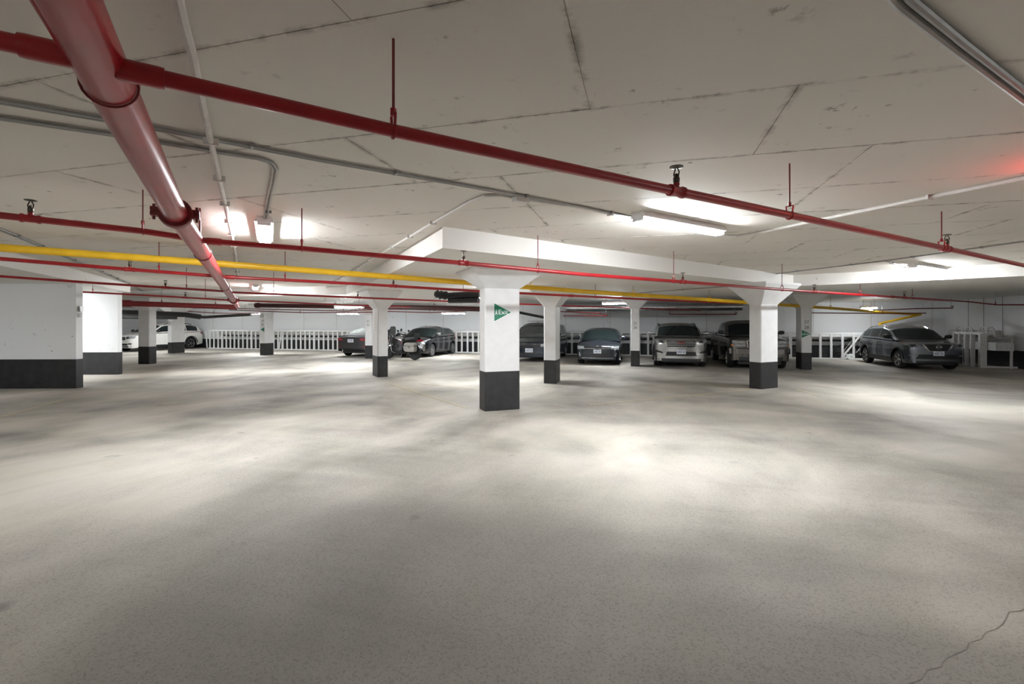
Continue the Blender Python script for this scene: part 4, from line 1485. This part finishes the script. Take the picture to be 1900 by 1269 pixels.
car('minivan_car', 'dark blue minivan parked behind the slim white column', 'car', (-4.62, 19.95, 0), 0, 'paint_navy', 5.1, 1.95,
    [(0, 0.76), (0.04, 0.82), (0.2, 0.88), (0.9, 1.03), (1.2, 1.06), (4.95, 1.08), (5.1, 0.95)],
    [(0.88, 1.02), (1.72, 1.56), (2.25, 1.70), (4.6, 1.68), (4.9, 1.55), (5.02, 1.08)], 0.98, 3.05, 0.33, 0.22,
    front=[('grille', 'black_plastic', ((-0.48, 0.66), (0.48, 0.66), (0.46, 0.765), (-0.46, 0.765)), 0.010, False),
           ('grille_bar', 'chrome', xr(-0.47, 0.765, 0.47, 0.775), 0.016, False),
           ('headlight', 'lamp_clear', ((0.50, 0.64), (0.90, 0.70), (0.90, 0.82), (0.50, 0.77)), 0.014, True),
           ('bumper_rub_strip', 'black_plastic', xr(-0.85, 0.585, 0.85, 0.62), 0.014, False),
           ('lower_intake', 'black_plastic', xr(-0.52, 0.28, 0.52, 0.36), 0.010, False)],
    rear=[('tail_light', 'lamp_red', xr(0.7, 0.8, 0.88, 1.0), 0.012, True)],
    windows=((1.45, 2.25), (2.33, 3.55), (3.63, 4.55)), rim=('single', 7, 'alloy'), extra=van_extra, glass='glass_grey', tumble=0.24, ws=(0.05, 0.93))


# --- grey crossover at the right
def cross_extra(t, fpt, rpt, shell, cab):
    plate(t, fpt, 0.60, 0.32, 0.16)
    c = fpt(0, 0.82)
    M = Matrix.Translation((0, c.y - 0.035, 0.825))
    m = MB()
    m.tube([M @ Vector((0.075 * math.cos(a), 0, 0.062 * math.sin(a))) for a in np.linspace(0, 2 * math.pi, 25)], 0.011, 8, False)
    m.box(M @ Vector((0, 0, 0)), (0.19, 0.014, 0.028))
    part(t, m, 'badge', 'chrome', 40)


car('crossover_car', 'grey compact crossover with silver roof rails at the right', 'car', (9.98, 19.98, 0), 0, 'paint_grey', 4.3, 1.76,
    [(0, 0.87), (0.04, 0.92), (0.2, 0.97), (0.95, 1.05), (1.2, 1.05), (4.12, 1.12), (4.3, 0.92)],
    [(0.95, 1.04), (1.72, 1.48), (2.25, 1.575), (3.3, 1.55), (3.9, 1.40), (4.16, 1.10)], 0.83, 2.62, 0.335, 0.26,
    front=[('grille', 'black_plastic', ((-0.26, 0.68), (0.26, 0.68), (0.42, 0.905), (-0.42, 0.905)), 0.010, False),
           ('grille_vee', 'chrome', ((0.24, 0.675), (0.29, 0.675), (0.47, 0.90), (0.40, 0.90)), 0.022, True),
           ('grille_vee', 'chrome', ((-0.28, 0.655), (0.28, 0.655), (0.27, 0.685), (-0.27, 0.685)), 0.022, False),
           ('headlight', 'lamp_clear', ((0.50, 0.82), (0.84, 0.86), (0.86, 0.92), (0.50, 0.89)), 0.014, True),
           ('headlight_bezel', 'black_plastic', ((0.62, 0.835), (0.76, 0.85), (0.76, 0.90), (0.62, 0.885)), 0.019, True),
           ('lower_intake', 'black_plastic', ((-0.66, 0.40), (0.66, 0.40), (0.54, 0.56), (-0.54, 0.56)), 0.010, False),
           ('fog_lamp', 'lamp_clear', xr(0.64, 0.50, 0.80, 0.535), 0.016, True),
           ('lower_bumper', 'black_plastic', xr(-0.74, 0.25, 0.74, 0.33), 0.012, False)],
    rear=[('tail_light', 'lamp_red', xr(0.45, 0.92, 0.80, 1.04), 0.014, True)],
    windows=((1.42, 2.32), (2.40, 3.12), (3.20, 3.72)), rim=('twin', 5, 'alloy'), cladding=(0.40, 'black_plastic'), rails=('chrome', 1.95, 3.75), extra=cross_extra,
    noseb=0.25, doors=(1.22, 2.36, 3.2), handles=((2.18, 0.93), (3.05, 0.95)), mirror_mat='black_plastic', tumble=0.28)


# --- black hatchback left of the nearest column
def bh_extra(t, fpt, rpt, shell, cab):
    plate(t, fpt, 0.52, 0.30, 0.12)


car('hatchback_car', 'black five door hatchback parked beside the motorcycles', 'car', (-10.82, 21.02, 0), 0, 'paint_black', 4.12, 1.78,
    [(0, 0.70), (0.05, 0.77), (0.2, 0.85), (0.95, 1.0), (1.25, 1.02), (3.95, 1.06), (4.12, 0.9)],
    [(0.88, 0.99), (1.75, 1.42), (2.35, 1.52), (3.3, 1.48), (3.75, 1.34), (3.98, 1.05)], 0.83, 2.64, 0.325, 0.22,
    front=[('grille', 'black_plastic', xr(-0.42, 0.66, 0.42, 0.72), 0.010, False),
           ('headlight', 'lamp_clear', ((0.52, 0.68), (0.80, 0.74), (0.84, 0.88), (0.60, 0.78)), 0.014, True),
           ('lower_intake', 'black_plastic', ((-0.55, 0.34), (0.55, 0.34), (0.45, 0.50), (-0.45, 0.50)), 0.010, False),
           ('fog_lamp', 'lamp_clear', xr(0.64, 0.40, 0.74, 0.46), 0.014, True),
           ('chin_trim', 'alloy', xr(-0.62, 0.27, 0.62, 0.285), 0.012, False)],
    rear=[('tail_light', 'lamp_red', xr(0.5, 0.8, 0.8, 1.0), 0.014, True)],
    windows=((1.28, 1.62), (1.70, 2.38), (2.46, 3.2), (3.28, 3.7)), rim=('twin', 7, 'alloy'), extra=bh_extra, antenna=1.85, doors=(1.2, 2.42, 3.25), handles=((2.25, 0.90), (3.1, 0.92)),
    mirror_mat='alloy')


# --- dark sedan, its tail to the camera
def sed_extra(t, fpt, rpt, shell, cab):
    plate(t, rpt, 0.80, 0.32, 0.16, True)


car('sedan_car', 'dark charcoal sedan seen from behind with red tail lights', 'car', (-13.75, 25.15, 0), math.pi, 'paint_charcoal', 4.5, 1.82,
    [(0, 0.6), (0.06, 0.7), (0.25, 0.8), (1.2, 0.95), (3.7, 1.02), (4.0, 1.05), (4.42, 1.05), (4.5, 0.98)],
    [(1.2, 0.95), (2.0, 1.38), (2.5, 1.45), (3.0, 1.42), (4.0, 1.06)], 0.9, 2.65, 0.32, 0.24,
    front=[('headlight', 'lamp_clear', xr(0.5, 0.62, 0.82, 0.74), 0.012, True)],
    rear=[('tail_light', 'lamp_red', ((0.46, 0.80), (0.86, 0.80), (0.86, 0.93), (0.52, 0.91)), 0.016, True),
          ('reverse_lamp', 'lamp_clear', xr(0.52, 0.835, 0.66, 0.86), 0.022, True),
          ('trunk_trim', 'chrome', xr(-0.42, 0.905, 0.42, 0.925), 0.014, False),
          ('rear_diffuser', 'black_plastic', xr(-0.66, 0.36, 0.66, 0.44), 0.010, False),
          ('reflector', 'lamp_red', xr(0.60, 0.50, 0.76, 0.53), 0.012, True)],
    windows=((1.6, 2.3), (2.38, 3.15), (3.2, 3.55)), extra=sed_extra, glass='glass_grey', antenna=2.9)


# --- white crossover at the far left
def wc_extra(t, fpt, rpt, shell, cab):
    plate(t, fpt, 0.50, 0.30, 0.15)


car('crossover_car', 'white crossover at the far left seen between two columns', 'car', (-29.3, 20.95, 0), 0, 'paint_white', 4.89, 1.84,
    [(0, 0.84), (0.05, 0.91), (0.25, 0.98), (1.15, 1.09), (1.4, 1.10), (4.7, 1.14), (4.89, 0.95)],
    [(1.12, 1.08), (1.98, 1.58), (2.5, 1.68), (3.9, 1.66), (4.45, 1.52), (4.78, 1.12)], 0.97, 2.89, 0.36, 0.26,
    front=[('grille', 'black_plastic', xr(-0.46, 0.68, 0.46, 0.86), 0.010, False),
           ('grille_bar', 'chrome', xr(-0.46, 0.76, 0.46, 0.78), 0.018, False),
           ('headlight', 'lamp_clear', ((0.50, 0.74), (0.86, 0.76), (0.88, 0.89), (0.50, 0.88)), 0.014, True),
           ('headlight_bezel', 'black_plastic', ((0.55, 0.76), (0.66, 0.765), (0.66, 0.87), (0.55, 0.865)), 0.019, True),
           ('lower_intake', 'black_plastic', xr(-0.60, 0.36, 0.60, 0.48), 0.010, False),
           ('fog_recess', 'black_plastic', xr(0.64, 0.42, 0.80, 0.50), 0.012, True),
           ('lower_bumper', 'black_plastic', xr(-0.78, 0.25, 0.78, 0.33), 0.012, False)],
    rear=[('tail_light', 'lamp_red', xr(0.55, 0.95, 0.86, 1.08), 0.014, True)],
    windows=((1.62, 2.52), (2.60, 3.5), (3.58, 4.35)), rim=('single', 5, 'alloy'), cladding=(0.36, 'black_plastic'), rails=('alloy_dark', 2.2, 4.1), extra=wc_extra,
    doors=(1.4, 2.56, 3.54), handles=((2.35, 0.98), (3.35, 0.99)), mirror_mat='black_plastic', tumble=0.28)


# ------------------------------------------------------------------ motorcycles
def motorcycle(label, loc, rz, full=True):
    """local +y forward, origin under the rear wheel hub"""
    t = thing('motorcycle', label, 'motorcycle', loc, rz, 'motorcycles by the left column', local=True)
    R = Matrix.Rotation(math.radians(90), 4, 'Y')
    for y, w, r in ((0.0, 0.16, 0.32), (1.48, 0.12, 0.32)):
        ty = MB().lathe([(r * 0.68, -w / 2), (r * 0.9, -w / 2), (r * 0.98, -w * 0.3), (r, 0), (r * 0.98, w * 0.3), (r * 0.9, w / 2), (r * 0.68, w / 2)], 26, Matrix.Translation((0, y, r)) @ R)
        wo = part(t, ty, 'wheel', 'black_rubber', 40)
        m = MB()
        m.lathe([(r * 0.70, -w * 0.3), (r * 0.70, w * 0.3), (r * 0.62, w * 0.3), (r * 0.62, -w * 0.3), (r * 0.70, -w * 0.3)], 24, Matrix.Translation((0, y, r)) @ R)
        m.lathe([(0.05, -w * 0.5), (0.05, w * 0.5)], 12, Matrix.Translation((0, y, r)) @ R)
        for k in range(6):
            a = k * math.pi / 3
            m.tube([(0, y, r), (0, y + r * 0.64 * math.cos(a), r + r * 0.64 * math.sin(a))], 0.014, 6)
        part(wo, m, 'rim', 'alloy_dark', 40)
        part(wo, MB().lathe([(0.13, -0.003), (0.13, 0.003)], 18, Matrix.Translation((0.07, y, r)) @ R), 'brake_disc', 'alloy')
    m = MB()
    for s in (-1, 1):
        m.tube([(s * 0.10, 1.48, 0.32), (s * 0.10, 1.28, 0.75), (s * 0.09, 1.18, 1.0)], 0.028, 8)
    part(t, m, 'fork', 'alloy', 40)
    m = MB()
    for s in (-1, 1):
        m.tube([(s * 0.09, 0.0, 0.32), (s * 0.10, 0.5, 0.38), (s * 0.12, 0.6, 0.62), (s * 0.05, 1.15, 0.9)], 0.025, 8)
    part(t, m, 'frame', 'black_plastic', 40)
    m = MB()
    m.box((0, 0.75, 0.40), (0.34, 0.42, 0.30))
    for s in (-1, 1):
        m.lathe([(0.09, 0), (0.105, 0.03), (0.09, 0.06), (0.105, 0.09), (0.09, 0.12), (0.105, 0.15), (0.07, 0.18)], 12, Matrix.Translation((s * 0.12, 0.78, 0.48)) @ Matrix.Rotation(s * 0.5, 4, 'Y'))
    part(t, m, 'engine', 'alloy_dark', 40)
    sec = [(0.10, 0.62, 0.86), (0.17, 0.75, 0.90), (0.20, 0.92, 0.92), (0.18, 1.05, 0.93), (0.08, 1.16, 0.92)]
    rows = [[(w * math.cos(a), y, z - 0.08 + (0.13 if math.sin(a) > 0 else 0.10) * math.sin(a)) for a in np.linspace(0, 2 * math.pi, 17)] for w, y, z in sec]
    part(t, MB().grid(rows), 'fuel_tank', 'alloy' if full else 'paint_maroon', 60)
    rows = [[(w * math.cos(a), y, z + 0.06 * math.sin(a)) for a in np.linspace(0, 2 * math.pi, 13)] for w, y, z in ((0.10, -0.22, 0.88), (0.16, -0.05, 0.86), (0.15, 0.2, 0.82), (0.17, 0.42, 0.78), (0.12, 0.64, 0.82))]
    part(t, MB().grid(rows), 'seat', 'black_rubber', 60)
    part(t, MB().tube([(-0.40, 0.95, 1.04), (-0.22, 1.10, 1.06), (0, 1.17, 1.02), (0.22, 1.10, 1.06), (0.40, 0.95, 1.04)], 0.016, 8), 'handlebar', 'black_plastic', 40)
    for s in (-1, 1):
        part(t, MB().lathe([(0.0001, -0.02), (0.06, -0.012), (0.07, 0.0), (0.05, 0.02), (0.0001, 0.03)], 12, Matrix.Translation((s * 0.34, 1.06, 1.24)) @ Matrix.Rotation(math.radians(-80), 4, 'X')), 'mirror', 'black_plastic', 40)
        part(t, MB().tube([(s * 0.30, 1.04, 1.05), (s * 0.34, 1.06, 1.22)], 0.008, 6), 'mirror_stalk', 'black_plastic')
    part(t, MB().lathe([(0.05, 0), (0.09, 0.06), (0.10, 0.12), (0.0001, 0.14)], 14, Matrix.Translation((0, 1.20, 0.92)) @ Matrix.Rotation(math.radians(-90), 4, 'X')), 'headlight', 'lamp_clear', 40)
    rows = [[(x, 1.28 - 0.16 * (z - 1.0) - 0.35 * x * x, z) for x in np.linspace(-w, w, 7)] for z, w in ((0.98, 0.14), (1.12, 0.20), (1.28, 0.19), (1.40, 0.13))]
    if full:
        m = MB().grid(rows)
        m.grid([[(x, y + 0.006, z) for x, y, z in row] for row in rows])
        part(t, m, 'windscreen', 'glass_grey', 60)
    rows = [[(0.11 * math.cos(a), -0.05 + 0.34 * math.sin(b), 0.32 + 0.34 * math.cos(b) + 0.0 * a) for a in np.linspace(0, math.pi, 7)] for b in np.linspace(-1.0, 0.6, 9)]
    m = MB()
    m.grid([[(x, -0.0 + 0.37 * math.sin(b), 0.32 + 0.37 * math.cos(b)) for x in (-0.10, -0.05, 0.0, 0.05, 0.10)] for b in np.linspace(-1.2, 0.7, 9)])
    part(t, m, 'rear_fender', 'paint_black', 60)
    m = MB()
    m.grid([[(x, 1.48 + 0.36 * math.sin(b), 0.32 + 0.36 * math.cos(b)) for x in (-0.08, -0.04, 0.0, 0.04, 0.08)] for b in np.linspace(-0.9, 0.9, 9)])
    part(t, m, 'front_fender', 'paint_black', 60)
    part(t, MB().box((0, -0.30, 0.82), (0.16, 0.06, 0.07)), 'tail_light', 'lamp_red')
    for s in (-1, 1):
        part(t, MB().lathe([(0.0001, -0.03), (0.03, -0.015), (0.03, 0.015), (0.0001, 0.03)], 10, Matrix.Translation((s * 0.16, -0.28, 0.80)) @ Matrix.Rotation(math.radians(90), 4, 'X')), 'indicator', 'lamp_red', 40)
    part(t, MB().box((0, -0.36, 0.62), (0.20, 0.01, 0.13)), 'licence_plate', 'plate')
    part(t, MB().tube([(0.15, 0.75, 0.30), (0.18, 0.3, 0.28), (0.18, -0.25, 0.36)], 0.05, 10, True, [0.03, 0.045, 0.055]), 'exhaust', 'chrome', 40)
    part(t, MB().tube([(-0.12, 0.62, 0.30), (-0.30, 0.52, 0.01)], 0.013, 6), 'kickstand', 'alloy')
    if full:
        for s in (-1, 1):
            # dark fairing panel wrapping from headlight to engine
            rows = [[(s * (w0 + (w1 - w0) * k / 4), y, z0 + (z1 - z0) * k / 4) for k in range(5)] for y, w0, z0, w1, z1 in
                    ((0.55, 0.20, 0.42, 0.13, 0.78), (0.75, 0.25, 0.34, 0.18, 0.84), (1.0, 0.28, 0.40, 0.21, 0.92), (1.2, 0.25, 0.58, 0.18, 1.02), (1.34, 0.14, 0.72, 0.10, 1.02))]
            m = MB().grid(rows)
            m.grid([[(x - s * 0.012, y, z) for x, y, z in row] for row in rows])
            part(t, m, 'fairing', 'paint_black', 50)
            part(t, MB().tube([(s * 0.16, 0.95, 0.28), (s * 0.34, 0.98, 0.36), (s * 0.36, 1.0, 0.55), (s * 0.24, 1.02, 0.66)], 0.014, 6), 'crash_bar', 'alloy', 40)
        part(t, MB().box((0, -0.12, 1.02), (0.30, 0.06, 0.22)), 'backrest', 'black_rubber')
        for s in (-1, 1):
            m = MB()
            prof = [(-0.24, 0.36), (0.20, 0.36), (0.27, 0.44), (0.27, 0.66), (0.20, 0.73), (-0.20, 0.73), (-0.27, 0.66), (-0.27, 0.44)]
            m.prism(prof, 0, 0.19, Matrix.Translation((s * 0.265 - 0.095, 0.02, 0)) @ Matrix(((0, 0, 1, 0), (1, 0, 0, 0), (0, 1, 0, 0), (0, 0, 0, 1))))
            pn = part(t, m, 'pannier', 'pannier_grey')
            part(pn, MB().box((s * 0.265, 0.02, 0.60), (0.198, 0.55, 0.014)), 'lid_seam', 'black_plastic')
            part(pn, MB().lathe([(0.035, 0), (0.035, 0.012), (0.0001, 0.014)], 10, Matrix.Translation((s * 0.36, 0.0, 0.54)) @ Matrix.Rotation(math.radians(90 * s), 4, 'Y')), 'latch', 'chrome', 40)
        for s in (-1, 1):
            part(t, MB().lathe([(0.0001, -0.05), (0.045, -0.04), (0.055, 0.0), (0.0001, 0.03)], 12, Matrix.Translation((s * 0.22, 1.22, 0.78)) @ Matrix.Rotation(math.radians(90), 4, 'X')), 'fog_lamp', 'lamp_clear', 40)
    return t


rw = at(769, 668.0, 0)
motorcycle('touring motorcycle with grey panniers, its rear wheel toward the camera', (rw.x, rw.y + 0.05, 0), math.radians(76)).scale = (1.08, 1.08, 1.08)
motorcycle('dark motorcycle standing behind the touring one beside the black hatchback', (-12.45, 22.3, 0), math.radians(-6), False)

for o in list(bpy.data.objects):
    for kk in ('_a', '_b', '_o'):
        if kk in o:
            del o[kk]
